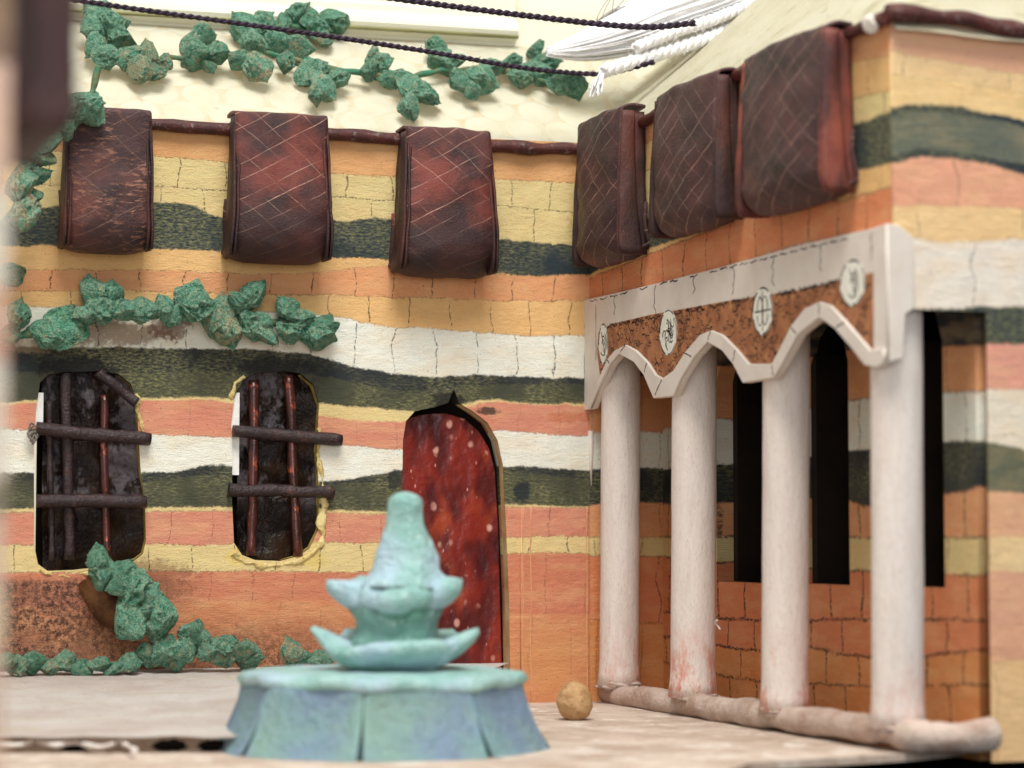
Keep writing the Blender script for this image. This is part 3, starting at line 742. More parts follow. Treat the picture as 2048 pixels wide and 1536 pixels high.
# eaves trim of rolled leather: belongs to each wing
def trim(pts, r, parent, off, seed):
    sp = spline(pts, 50)
    bm = bmesh.new()
    tube_bm(bm, [p-off+noise.noise_vector(p*1.2)*0.05 for p in sp], [r*(1+0.3*noise.noise(p*2+Vector((seed, 0, 0)))) for p in sp], 10)
    bmesh.ops.recalc_face_normals(bm, faces=bm.faces)
    return frombm('eaves_trim', bm, m_trim, parent)
trim([P(-60, 232, 1, -0.12), P(300, 250, 1, -0.12), P(700, 272, 1, -0.12), P(1000, 292, 1, -0.12), P(1178, 300, 1, -0.12)], 0.15, house, HL, 1)

# ------------------------------------------------------------------ portico wing
port = empty('portico_wing', (1, NEAR/2, 0)); PL = Vector((1, NEAR/2, 0))
tag(port, 'right wing of the model house: painted arcade on four worn white columns before dark windows', 'portico')
zb = 9.55
plate('upper_wall', [(NEAR+0.003, zb), (0.0, zb), (0.0, 13.7), (NEAR+0.003, 13.75)], [], 'x', -0.004, 0.35, m_rise, port, rel=PL)
# facade
zl = bf(1900, 622)[1]
xe = DX
fo = [(-0.002, zl), (xe, zl), (xe, -0.2), (7.5, -0.2), (7.5, 13.25), (2.5, 13.66), (-0.002, 13.72)]
plate('facade', fo, [], 'y', NEAR-0.06, NEAR, m_face, port, rel=PL)
# recessed wall with three dark windows
def arch(y0, y1, z0, z1, zt):
    c = (y0+y1)/2
    return [(y0, z0), (y1, z0), (y1, z1), (y1+(c-y1)*0.25, z1+(zt-z1)*0.6), (y1+(c-y1)*0.6, z1+(zt-z1)*0.85), (c, zt), (y0+(c-y0)*0.6, z1+(zt-z1)*0.85), (y0+(c-y0)*0.25, z1+(zt-z1)*0.6), (y0, z1)]
wins = [arch(-6.1, -3.25, 2.95, 7.6, 8.7), arch(-10.02, -7.4, 2.98, 7.7, 8.8), arch(-14.02, -11.6, 3.0, 7.8, 8.9)]
plate('recessed_wall', [(NEAR+0.35, -0.2), (0.0, -0.2), (0.0, 10.6), (NEAR+0.35, 10.6)], wins, 'x', DX, DX+0.5, m_in, port, rel=PL, wob=0.0)
for wn in wins:
    we = empty('dark_window'); we.parent = port
    ym = (wn[0][0]+wn[1][0])/2
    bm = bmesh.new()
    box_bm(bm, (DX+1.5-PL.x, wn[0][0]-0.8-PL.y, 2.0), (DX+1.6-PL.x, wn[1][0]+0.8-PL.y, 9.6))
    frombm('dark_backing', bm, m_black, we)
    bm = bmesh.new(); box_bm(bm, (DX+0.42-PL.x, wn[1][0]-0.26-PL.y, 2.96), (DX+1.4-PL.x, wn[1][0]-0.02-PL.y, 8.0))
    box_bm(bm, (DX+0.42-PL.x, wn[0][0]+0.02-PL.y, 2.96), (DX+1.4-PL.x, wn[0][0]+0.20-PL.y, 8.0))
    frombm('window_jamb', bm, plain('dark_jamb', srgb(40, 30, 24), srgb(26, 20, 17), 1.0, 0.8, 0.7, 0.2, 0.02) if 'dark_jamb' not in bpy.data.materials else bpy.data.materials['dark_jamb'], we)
bm = bmesh.new(); box_bm(bm, (0.02-PL.x, NEAR+0.36-PL.y, 9.9), (DX+2.2-PL.x, -0.02-PL.y, 10.1)); frombm('portico_ceiling', bm, plain('shaded_ceiling', srgb(96, 66, 48), srgb(60, 44, 36), 1.0, 0.8), port)  # dark brown colour carries the shadow at the top of the portico
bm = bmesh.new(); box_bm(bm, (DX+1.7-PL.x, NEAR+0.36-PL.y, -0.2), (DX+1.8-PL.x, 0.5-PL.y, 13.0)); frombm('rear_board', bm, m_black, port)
bm = bmesh.new(); box_bm(bm, (0.42-PL.x, NEAR+0.1-PL.y, 0.003), (DX-PL.x, -0.02-PL.y, 0.25)); frombm('portico_floor', bm, plain('portico_floor_paint', srgb(178, 118, 74), srgb(140, 86, 54), 1.2, 0.8, 0.7, 0.2, 0.05), port)

# arcade panel
low = [(1167, 821), (1186, 817), (1206, 768), (1226, 728), (1244, 708), (1273, 724), (1293, 750), (1313, 797), (1353, 792), (1366, 759), (1393, 715), (1421, 684), (1450, 701), (1472, 728), (1492, 766), (1554, 755), (1572, 724), (1601, 670), (1645, 635), (1676, 657), (1707, 693), (1736, 730), (1760, 735), (1797, 722)]
up = [(1202, 760), (1220, 719), (1235, 701), (1257, 690), (1277, 701), (1300, 724), (1317, 750), (1331, 757), (1353, 741), (1375, 706), (1406, 670), (1428, 661), (1450, 670), (1477, 697), (1503, 728), (1550, 728), (1568, 693), (1588, 653), (1616, 617), (1645, 604), (1667, 611), (1698, 644), (1747, 701)]
XP = -0.14
lowp = [bx(u, v, XP) for u, v in low]; upp = [bx(u, v, XP) for u, v in up]
ym0 = NEAR-0.02
lowp[-1] = (ym0, lowp[-1][1])
top = [bx(u, v, XP) for u, v in ((1160, 602), (1300, 570), (1450, 532), (1600, 490), (1740, 458))]
top[0] = (lowp[0][0], top[0][1])
top = top + [(ym0, top[-1][1]+0.02)]
outerp = top[::-1] + [(lowp[0][0], lowp[0][1])] + lowp[1:]
ar = plate('arcade_panel', outerp, [], 'x', -0.14, -0.003, m_white, port, rel=PL, bevel=0.012)
span_poly = [bx(u, v, XP) for u, v in ((1747, 545), (1600, 580), (1450, 603), (1300, 630), (1224, 648), (1198, 664), (1195, 706))] + upp
def strokes_bm(bm, paths, wd, rel, xo, mat):
    for pth in paths:
        pv = []
        for i, (a, b) in enumerate(pth):
            a0, b0 = pth[max(i-1, 0)]; a1, b1 = pth[min(i+1, len(pth)-1)]
            dx, dz = a1-a0, b1-b0; L = math.hypot(dx, dz) or 1
            ww = wd*(0.6+0.8*random.random())
            pv.append((a-dz/L*ww, b+dx/L*ww, a+dz/L*ww, b-dx/L*ww))
        vsn = [(bm.verts.new((xo-rel.x, p[0]-rel.y, p[1])), bm.verts.new((xo-rel.x, p[2]-rel.y, p[3]))) for p in pv]
        for i in range(len(vsn)-1):
            bm.faces.new((vsn[i][0], vsn[i+1][0], vsn[i+1][1], vsn[i][1])).material_index = mat
def addstrokes(o, paths, wd, rel, xo):
    bm = bmesh.new(); bm.from_mesh(o.data)
    strokes_bm(bm, paths, wd, rel, xo, 1); bm.to_mesh(o.data); bm.free(); o.data.materials.append(m_ink)
spn = plate('spandrel', span_poly, [], 'x', -0.152, -0.143, m_span, ar, rel=PL)
# scribbled ornament
def inside(p, poly):
    x, y = p; c = False
    for i in range(len(poly)):
        x1, y1 = poly[i]; x2, y2 = poly[i-1]
        if (y1 > y) != (y2 > y) and x < (x2-x1)*(y-y1)/(y2-y1)+x1: c = not c
    return c
paths = []
ys_ = [p[0] for p in span_poly]; zs_ = [p[1] for p in span_poly]
tries = 0
while len(paths) < 420 and tries < 9000:
    tries += 1
    a, b = random.uniform(min(ys_), max(ys_)), random.uniform(min(zs_), max(zs_))
    if not inside((a, b), span_poly): continue
    ang = random.random()*6.28; k = random.uniform(-16, 16); st = random.uniform(0.02, 0.045); pth = []
    for _ in range(random.randint(5, 11)):
        if not inside((a, b), span_poly): break
        pth.append((a, b)); a += math.cos(ang)*st*1.4; b += math.sin(ang)*st; ang += k*st*1.6; k += random.uniform(-3, 3)
    if len(pth) > 2: paths.append(pth)
tl = [bx(u, v, XP) for u, v in ((1215, 652), (1300, 634), (1450, 606), (1600, 578), (1745, 546))]
for r in range(3):
    pth = []
    for i in range(161):
        t = i/160*4; k = min(int(t), 3); f_ = t-k
        a = tl[k][0]+(tl[k+1][0]-tl[k][0])*f_; b = tl[k][1]+(tl[k+1][1]-tl[k][1])*f_
        pth.append((a+random.uniform(-.02, .02), b-0.03+random.uniform(-.05, .07)))
    for i in range(0, 150, 12): paths.append(pth[i:i+11])
addstrokes(spn, paths, 0.0105, PL, -0.1535)
# raised arch rim with voussoir joints
rim_poly = lowp[1:] + [(ym0+0.0, upp[-1][1])] + upp[::-1]
rim = plate('arch_rim', rim_poly, [], 'x', -0.22, -0.143, m_white, ar, rel=PL, bevel=0.015)
jp = []
for i in range(1, len(upp)-1):
    if i % 2 == 0: continue
    a = upp[i]; b = min(lowp[1:-1], key=lambda q: (q[0]-a[0])**2+(q[1]-a[1])**2)
    n_ = 5; jp.append([(a[0]+(b[0]-a[0])*(0.08+k/n_*0.75)+random.uniform(-.02, .02), a[1]+(b[1]-a[1])*(0.08+k/n_*0.75)) for k in range(n_+1)])
addstrokes(rim, jp, 0.017, PL, -0.2215)
# ink joints and outline on the white border
jp = []
for u in (1230, 1310, 1388, 1466, 1546, 1640, 1742):
    vt = 600-(u-1160)*0.246+8; vb = 655-(u-1200)*0.2-4
    seg = [bx(u+random.uniform(-3, 3), vt+(vb-vt)*k/7, XP) for k in range(8)]
    jp.append(seg[:random.randint(5, 8)])
for k in range(2): jp.append([bx(1168+k*24+random.uniform(-1, 1), 610+i*22, XP) for i in range(9-k*3)])
for k in range(26):
    u = 1180+k*20; v = 604-(u-1160)*0.246
    if random.random() < 0.8: jp.append([bx(u+i*5, v-i*1.2+random.uniform(-2, 2)+4, XP) for i in range(4)])
addstrokes(ar, jp, 0.014, PL, -0.1425)
# medallions
m_med = plain('medallion_white', srgb(238, 236, 222), srgb(216, 212, 196), 3, 0.6)
for k, (u, v, rx, ry) in enumerate(((1208, 688, .30, .50), (1338, 665, .50, .52), (1527, 622, .48, .50), (1707, 566, .52, .45))):
    c = bx(u, v, XP)
    md = plate('medallion', rot_poly(c[0], c[1], rx, ry), [], 'x', -0.163, -0.1545, m_med, ar, rel=PL)
    ps = [[(c[0]+rx*0.96*math.cos(t/4), c[1]+ry*0.96*math.sin(t/4)) for t in range(j, j+5)] for j in range(0, 24, 5)]
    if k == 1:
        for _ in range(16):
            t0 = random.random()*6.28; r_ = random.uniform(.1, .34)
            ps.append([(c[0]+r_*math.cos(t0)+0.09*math.cos(t0+q*.8), c[1]+r_*math.sin(t0)+0.12*math.sin(t0+q*.8)) for q in range(5)])
    elif k == 2:
        ps.append([(c[0], c[1]-.42+.14*q) for q in range(7)]); ps.append([(c[0]-.4+.13*q, c[1]) for q in range(7)])
        for sgn in (-1, 1):
            ps.append([(c[0]+sgn*(.12+.14*math.cos(q*.5)), c[1]+.30*math.sin(q*.5)) for q in range(13)])
    else:
        for s_ in range(3): ps.append([(c[0]+(.08+.07*s_)*math.cos(q*.5+s_), c[1]+(.1+.09*s_)*math.sin(q*.5+s_)) for q in range(8)])
        ps.append([(c[0]-.12+.04*q, c[1]-.3+.1*q) for q in range(7)])
    addstrokes(md, ps, 0.016, PL, -0.1645)
# white return of the panel on the facade side
rz0 = lowp[-1][1]; rz1 = top[-1][1]
plate('panel_return', [(-0.14, rz0), (0.16, rz0+0.08), (0.22, zl-0.1), (0.4, zl+0.02), (0.4, rz1-0.25), (0.1, rz1-0.02), (-0.14, rz1)], [], 'y', NEAR-0.10, NEAR-0.025, m_white, ar, rel=PL, bevel=0.02)

# base rail: rolled tube turning the corner
m_rail = plain('dusty_rolled_rail', srgb(214, 192, 178), srgb(180, 150, 132), 1.4, 0.9, 0.75, 0.2, 0.14, (1, 1, 1), 12, c3=srgb(206, 190, 172))
rp = [(0.32, -0.35, 0.22), (0.32, -3, 0.23), (0.32, -7, 0.27), (0.30, -11, 0.31), (0.30, -14.0, 0.33), (0.36, -15.2, 0.34), (0.62, -15.95, 0.33), (1.15, -16.12, 0.33), (1.75, -16.0, 0.36)]
rp = [Vector(p)-PL for p in rp]
sp_ = spline(rp, 80)
tube('base_rail', [p+noise.noise_vector(p*0.9)*0.06 for p in sp_], [0.275*(1+0.22*noise.noise(p*1.5)+0.10*noise.noise(p*5)) for p in sp_], m_rail, port, 16)
# columns
for k, (ut, ub, r) in enumerate(((1242, 1238, .475), (1389, 1386, .505), (1573, 1570, .485), (1793, 1796, .49))):
    a = P(ut, 740, 0, 0.42); b = P(ub, 1370, 0, 0.42)
    ztop, zbot = 9.6, 0.42
    ce = []
    for i in range(31):
        t = i/30; z = zbot+(ztop-zbot)*t
        y = b.y + (a.y-b.y)*(z-b.z)/(a.z-b.z)
        ce.append(Vector((0.42+0.01*noise.noise(Vector((k*9, z*0.4, 0))), y, z))-PL)
    rr = [r*(1+0.02*noise.noise(Vector((i*0.3, k*5, 2)))) for i in range(31)]
    rr[0] *= 1.12; rr[1] *= 1.04
    tube('column', ce, rr, m_col, port, 32).color = ((0.45, 1.0, 0.7, 0.35)[k], 0, 0, 1)
    # lumpy glue foot
    bm = bmesh.new(); bmesh.ops.create_icosphere(bm, subdivisions=4, radius=1)
    for v in bm.verts:
        n_ = 1+0.35*noise.noise(v.co*2.2+Vector((k*7, 0, 0)))+0.15*noise.noise(v.co*6)
        v.co = Vector((v.co.x*0.50*n_+ce[0].x, v.co.y*0.58*n_+ce[0].y, v.co.z*0.17*n_+0.44))
    for f in bm.faces: f.smooth = True
    frombm('glue_foot', bm, m_rail, port)
trim([P(1184, 300, 0, -0.1), P(1300, 236, 0, -0.1), P(1450, 160, 0, -0.1), P(1620, 95, 0, -0.1), P(1775, 36, 0, -0.1)], 0.13, port, PL, 5)
trim([P(1775, 26, 1, NEAR-0.15), P(1880, 32, 1, NEAR-0.15), P(1960, 45, 1, NEAR-0.15), P(2120, 82, 1, NEAR-0.15)], 0.16, port, PL, 8)
# dab of white glue at the trim corner
bm = bmesh.new(); bmesh.ops.create_icosphere(bm, subdivisions=3, radius=0.15)
c = P(1742, 48, 0, -0.25)-PL
for v in bm.verts: v.co = Vector((v.co.x, v.co.y, v.co.z*1.2))*(1+0.4*noise.noise(v.co*9))+c
for f in bm.faces: f.smooth = True
frombm('glue_dab', bm, m_white, port)

# ------------------------------------------------------------------ rolled leather awnings
def awning(name_, width, height, out, flare, mats, label, origin, rotz, seed=0, lean=0.0, soft=0.5, group='rolled leather awnings under the eaves'):
    """hanging loop of leather: local x across, -y out of the wall, z up; origin = top middle at the wall"""
    root = empty('leather_awning', origin); root.rotation_euler = (0, lean, rotz)
    tag(root, label, 'awning', group)
    h = height; r = min(out*0.62, 0.80)
    prof = [(0.02, 0.0), (out*0.40, 0.03), (out*0.74, -0.03), (out*0.82, -0.14)]
    for i in range(1, 8): prof.append((out*(0.82+0.18*math.sin(i/7*1.35)/math.sin(1.35)), -0.14-(h-r-0.14)*i/7))
    zc = -(h-r)
    for i in range(1, 13):
        a = math.radians(-90*i/8)
        prof.append((out-r+r*math.cos(a), zc+r*math.sin(a)))
    prof.append((0.10, zc+0.10)); prof.append((0.06, zc+0.7))
    pr3 = spline([(p[0], 0, p[1]) for p in prof], 64)
    NX = 20
    bm = bmesh.new(); uvl = bm.loops.layers.uv.new('UVMap'); grid = []; uvd = {}
    L = 0.0; th = 0.07
    for i, p in enumerate(pr3):
        if i: L += (p-pr3[i-1]).length
        row = []
        for j in range(NX+1):
            t = j/NX-0.5; fl = 1+flare*(-p.z/h)
            x = t*width*fl + 0.05*noise.noise(Vector((L*1.5, j > NX/2, seed)))*abs(t)*2
            k = noise.noise(Vector((t*width*1.1+seed*5, L*0.8, 0)))*0.07 + noise.noise(Vector((t*width*2.2+seed*5, L*2.4, 0)))*0.035+noise.noise(Vector((t*width*5+seed*5, L*5, 0)))*0.014
            e = abs(2*t); low_ = min(1, -p.z/h)
            pil = (0.20*e**4 + soft*0.16*e**2)*min(1, p.x/out)*(0.4+0.6*low_)*out
            rag = 0.035*noise.noise(Vector((t*26, seed, L*0.4)))*(1 if i in (0, len(pr3)-1) else 0)
            v = bm.verts.new((x+rag, -p.x-k*(1 if p.x > 0.2 else 0.2)+pil, p.z+0.04*noise.noise(Vector((t*4, seed, 5)))+(0.10+0.16*soft)*e**4*low_**3))
            uvd[v] = (t*width+seed*3.7, L+seed*1.3); row.append(v)
        grid.append(row)
    for i in range(len(grid)-1):
        for j in range(NX):
            f = bm.faces.new((grid[i][j], grid[i][j+1], grid[i+1][j+1], grid[i+1][j])); f.smooth = True
            for l in f.loops: l[uvl].uv = uvd[l.vert]
    bmesh.ops.recalc_face_normals(bm, faces=bm.faces)
    me = bpy.data.meshes.new('strip'); bm.to_mesh(me); bm.free()
    o = link('strip', me, mats[0], root)
    md = o.modifiers.new('thick', 'SOLIDIFY'); md.thickness = th; md.offset = 0
    # side flaps: two overlapping curved layers set inside the loop at each end
    for sgn in (-1, 1):
        for lay, (ins, sc_, bul) in enumerate(((0.01, 0.95, 0.04), (0.10, 0.985, 0.0))):
            bm = bmesh.new(); uvl = bm.loops.layers.uv.new('UVMap')
            out_ = []
            zs = [(-h+r*0.12)+(h-0.12-r*0.12)*i/22 for i in range(23)]
            def fo(z):
                best = out*0.5
                cands = [q.x for q in pr3 if abs(q.z-z) < h/22 and q.x > 0.15]
                return max(cands) if cands else best
            NXX = 8; gr = []
            for i, z in enumerate(zs):
                f_out = (fo(z)-0.06)*sc_
                if lay == 0:          # front layer covers only the outer part, edge curving to the wall at the bottom
                    y_in = f_out*(0.52-0.30*(1-(z+h)/h)**2); y_out = f_out
                else:
                    y_in = 0.03; y_out = f_out*0.98
                row = []
                fl = 1+flare*(-z/h)
                for j in range(NXX+1):
                    t = j/NXX; yy = y_in+(y_out-y_in)*t
                    xx = sgn*(width/2*fl-ins+bul*math.sin(t*3.14)+0.04*noise.noise(Vector((yy*3, z*1.5, seed+sgn+lay))))
                    v = bm.verts.new((xx, -yy, z)); row.append(v)
                gr.append(row)
            for i in range(len(gr)-1):
                for j in range(NXX):
                    f = bm.faces.new((gr[i][j], gr[i][j+1], gr[i+1][j+1], gr[i+1][j])); f.smooth = True
                    for l in f.loops: l[uvl].uv = (l.vert.co.y+seed*2.1+sgn*4, l.vert.co.z*0.4)
            me = bpy.data.meshes.new('side_flap'); bm.to_mesh(me); bm.free()
            o = link('side_flap', me, mats[1], root)
            md = o.modifiers.new('thick', 'SOLIDIFY'); md.thickness = 0.06; md.offset = 0
    return root
OUT = 1.15
def back_awning(u0, u1, vt, vb, out, flare, mats, label, seed, lean=0.0):
    a, b = P(u0, vt, 1, -out*0.7), P(u1, vt, 1, -out*0.7)
    zt_ = P((u0+u1)/2, vt, 1, -out*0.45).z; zb_ = P((u0+u1)/2, vb, 1, -out*0.75).z
    return awning('', b.x-a.x, zt_-zb_, out, flare, mats, label, ((a.x+b.x)/2, -0.02, zt_), 0, seed, lean)
back_awning(134, 300, 222, 502, 1.15, 0.06, (m_leaB2, m_leaD), 'darkest rolled awning at the left end of the back eaves, worn pale in streaks', 1, 0.0)
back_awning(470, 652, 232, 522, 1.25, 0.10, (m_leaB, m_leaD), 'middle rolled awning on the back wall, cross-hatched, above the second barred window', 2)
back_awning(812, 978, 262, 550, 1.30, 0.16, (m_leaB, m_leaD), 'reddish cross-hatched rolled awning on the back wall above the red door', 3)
def side_awning(uf, un, vt, vb, out, flare, mats, label, seed, lean=0.0):
    yn = P(un, 300, 0, -0.05).y; yf = P(uf, 350, 0, -out).y
    ym = (yn+yf)/2; um, _ = px((-out*.5, ym, 12))
    zt_ = P(um, vt, 0, -out*0.45).z; zb_ = P(px((-out*.8, ym, 10))[0], vb, 0, -out*0.8).z
    return awning('', abs(yn-yf), zt_-zb_, out, flare, mats, label, (-0.02, ym, zt_), -math.pi/2, seed, lean, 1.0)
side_awning(1142, 1291, 232, 526, 0.85, 0.10, (m_leaR, m_leaD), 'rolled awning tucked into the corner where the two striped walls meet', 4)
side_awning(1296, 1480, 168, 462, 0.78, 0.10, (m_leaR, m_leaD), 'middle rolled awning of three over the arcade, with pale nicks at its left edge', 5)
side_awning(1468, 1706, 84, 416, 0.86, 0.08, (m_leaR, m_leaF), 'largest rolled awning nearest the projecting corner, its side flap bright red-brown', 6)

# ------------------------------------------------------------------ near left wall, out of focus
YL = -30.0
p = P(13, 700, 1, YL)
lw = empty('near_wall', (p.x-3, YL, 0))
tag(lw, 'blurred end of a painted wall at the left edge of the view', 'wall')
plate('wall_face', [(p.x-8, -0.2), (p.x, -0.2), (p.x+0.02, 14.0), (p.x-8, 14.0)], [], 'y', YL, YL+4.0, m_left, lw, rel=Vector((p.x-3, YL, 0)))
a = P(10, 0, 1, YL+1.2)
zb_ = P(80, 300, 1, YL+1.2).z
awning('', 2.6, 4.9, 0.84, 0.10, (m_leaR, m_leaB), 'large out-of-focus rolled leather awning hanging into the top left corner', (p.x, YL+1.6, zb_+4.9), math.pi/2, 9)

# ------------------------------------------------------------------ leaf garlands
def leafmesh(seed):
    rnd = random.Random(seed)
    bm = bmesh.new(); bmesh.ops.create_icosphere(bm, subdivisions=5, radius=1)
    off = Vector((seed*7.3, seed*2.1, 0)); ph = rnd.random()*6
    for v in bm.verts:
        c = v.co.copy(); t = c.x                         # long axis x, tip at +1
        wdt = (1-max(t, 0)**1.9*0.90)*(1-max(-t, 0)**2*0.35)
        th = math.atan2(c.z, c.y)
        pleat = 1+0.10*abs(math.sin(th*2.5+ph+t*1.3+noise.noise(c*2+off)*2))-0.04
        rg = 1-abs(noise.noise(c*1.5+off))*1.5
        rg2 = 1-abs(noise.noise(c*4.2+off))*1.6
        crump = 0.55 if seed % 3 else 1.3
        y, z = c.y*wdt*pleat, c.z*wdt*pleat*0.9
        k = 0.72+(0.26*rg+0.16*rg2)*crump**0.5+0.11*noise.noise(c*8+off)
        v.co = Vector((t*(0.98+0.22*noise.noise(c*1.3+off)), y*0.84*k, z*0.84*k+0.10*t*t)) + noise.noise_vector(c*3.1+off)*0.07*crump
    # a couple of sharp folds
    for _ in range(3 if seed % 3 else 4):
        n_ = Vector((rnd.uniform(-1, 1)*0.5, rnd.uniform(-1, 1), rnd.uniform(-1, 1))).normalized(); d = rnd.uniform(0.27, 0.48)
        for v in bm.verts:
            e = v.co.dot(n_)-d
            if e > 0: v.co -= n_*e*0.75
    for f in bm.faces: f.smooth = True
    me = bpy.data.meshes.new('leaf'); bm.to_mesh(me); bm.free(); me.materials.append(m_leaf)
    return me
LM = [leafmesh(i) for i in range(9)]
rl = random.Random(3)
def garland(label, leaves, stem, yfun, cat='garland', group=None, stem_r=0.07):
    c0 = yfun(*leaves[0][:2])
    root = empty('leaf_garland', c0); tag(root, label, cat, group)
    for st in stem:
        pts = spline([yfun(u, v)+Vector((0, 0.10, 0)) - c0 for u, v in st], 12*len(st))
        bm = bmesh.new(); tube_bm(bm, [p_+noise.noise_vector(p_*2.0)*0.08 for p_ in pts], [stem_r*(1+0.5*noise.noise(p_*3)) for p_ in pts], 8)
        bmesh.ops.recalc_face_normals(bm, faces=bm.faces)
        frombm('stem', bm, m_stem, root)
    for k, lf in enumerate(leaves):
        u, v, s_ = lf[:3]; ang = lf[3] if len(lf) > 3 else rl.uniform(-60, 60); tan_ = lf[4] if len(lf) > 4 else 0.25
        o = bpy.data.objects.new('leaf', LM[rl.randrange(9)]); COL.objects.link(o); o.parent = root
        q = yfun(u, v)-c0
        o.location = q + Vector((0, rl.uniform(-0.12, 0.08), 0))
        sc_ = s_/172.0*1.12*rl.uniform(0.88, 1.15)
        o.scale = (sc_, sc_*rl.uniform(0.9, 1.2), sc_*rl.uniform(0.9, 1.15))
        o.rotation_mode = 'XYZ'
        # leaf long axis in the picture plane at ang degrees (anticlockwise), then random roll
        R_ = Matrix.Rotation(-math.radians(ang), 4, 'Y') @ Matrix.Rotation(math.radians(rl.uniform(-25, 25)), 4, 'Z') @ Matrix.Rotation(rl.uniform(0, 6.28), 4, 'X')
        o.rotation_euler = R_.to_euler()
        o.color = (tan_, 0, 0, 1)
    return root
def on_roof(u, v):
    d = Fv + (u-1024)/FPX*Rv - (v-768)/FPX*Uv
    # roof plane z = 13.66 + .95 y  (back wing)
    t = (13.70 + 0.95*CAM[1] - CAM[2])/(d[2]-0.95*d[1])
    q = CAM + t*d
    q = Vector(q.tolist())
    return q + Vector((0, -0.42, 0.12)) if q.y > -0.6 else P(u, v, 1, -1.0)
GR = 'leafy garlands of green crepe'
garland('green leaf garland draped across the cream roof, its leaves tan at the edges', [
    (190, 42, 66, 60, 0.0), (212, 70, 78, 100, 0.0), (178, 74, 60, 200, 0.1), (232, 62, 50, 20, .3), (240, 96, 60, -30, .4), (180, 110, 62, 240, .1), (205, 128, 56, 0, .2), (258, 132, 62, 40, .6), (292, 128, 60, 100, .75), (272, 158, 66, -20, .85), (308, 158, 58, 30, .6), (318, 140, 40, 60, .6),
    (372, 100, 66, 60, .5), (400, 92, 74, 75, .3), (382, 132, 64, 200, .5), (425, 128, 62, 0, .3), (410, 146, 46, -60, .4),
    (478, 72, 70, 130, .1), (512, 66, 78, 50, .2), (500, 104, 66, -20, .2), (470, 140, 66, 150, .5), (508, 152, 76, -60, .6), (548, 100, 70, 10, .2), (585, 112, 74, 0, .4), (556, 62, 50, 90, .1), (590, 48, 70, 60, 0.05), (625, 66, 80, 0, .2), (662, 56, 70, -5, .1), (640, 88, 56, 0, .6), (560, 140, 56, 270, .5),
    (612, 160, 76, 120, .1), (640, 192, 80, -50, .4), (662, 170, 66, 20, .2), (624, 206, 50, -80, .5),
    (735, 128, 60, 100, .5), (752, 148, 66, 30, .35), (775, 172, 60, 0, .1), (808, 192, 84, -60, .35), (842, 206, 78, -10, .2), (815, 232, 56, -80, .3), (790, 165, 50, 180, .3), (730, 160, 50, 0, .1),
    (866, 110, 66, 90, 0.0), (870, 140, 78, 140, .05), (905, 136, 56, 0, .2), (910, 178, 66, -70, .3), (948, 180, 72, -20, .25), (930, 200, 46, -70, .3), (975, 150, 56, 0, .3), (1010, 140, 66, 30, .3), (1030, 165, 60, 180, .3), (1064, 112, 60, 80, 0.0), (1085, 135, 56, 0, .1), (1068, 160, 60, 40, .1), (1112, 168, 72, -40, .05), (1138, 188, 54, -70, 0.0), (1105, 190, 56, 0, 0.05)],
    [[(170, 100), (260, 140), (350, 130), (440, 130), (520, 120), (600, 140), (700, 160), (800, 168), (900, 155), (1000, 155), (1130, 190)], [(500, 100), (560, 70), (660, 70)]], on_roof, group=GR)
garland('green leaf garland trailing down the left edge beside the darkest awning', [
    (172, 205, 70, 60, .2), (150, 225, 76, 200, .1), (185, 230, 60, -30, .2), (120, 255, 60, 220, .2), (95, 285, 66, 30, .2), (78, 305, 62, 150, .5), (62, 335, 56, 250, .5), (50, 372, 76, 100, .5), (80, 350, 46, 20, .3), (45, 418, 80, 80, .7), (62, 395, 58, 30, .6), (28, 440, 50, 200, .7)],
    [[(200, 130), (180, 200), (120, 260), (70, 330), (50, 400), (30, 460)]], lambda u, v: P(u, v, 1, -1.35), group=GR)
garland('green leaf garland running along the wall above the two barred windows', [
    (22, 552, 66, 20, .6), (35, 628, 66, 80, .5), (22, 668, 50, 0, .6), (95, 664, 70, 170, .35), (135, 656, 86, -30, .3), (172, 632, 66, 200, .3), (182, 590, 70, 100, .4), (215, 592, 76, 80, 0.0), (205, 618, 60, 0, .1), (245, 626, 56, 0, 0.0), (285, 622, 52, 10, 0.0), (330, 614, 62, 120, 0.0), (345, 628, 50, 0, .1), (385, 600, 70, 70, .1), (398, 618, 66, 0, .2), (418, 648, 60, -80, .6), (455, 652, 86, -70, .6), (445, 618, 60, 90, .5), (478, 602, 66, 150, .35), (508, 590, 72, 50, .2), (500, 640, 56, -20, .1), (532, 668, 80, -60, .3), (512, 655, 60, 200, .2), (572, 620, 66, 140, .2), (595, 636, 80, 0, .3), (580, 655, 60, 0, .4), (632, 660, 76, 200, .3), (650, 650, 60, 60, .2), (645, 675, 60, -20, .3)],
    [[(-20, 690), (60, 668), (140, 650), (240, 625), (330, 628), (420, 630), (500, 640), (600, 650), (660, 680)]], lambda u, v: P(u, v, 1, -0.42), group=GR, stem_r=0.10)
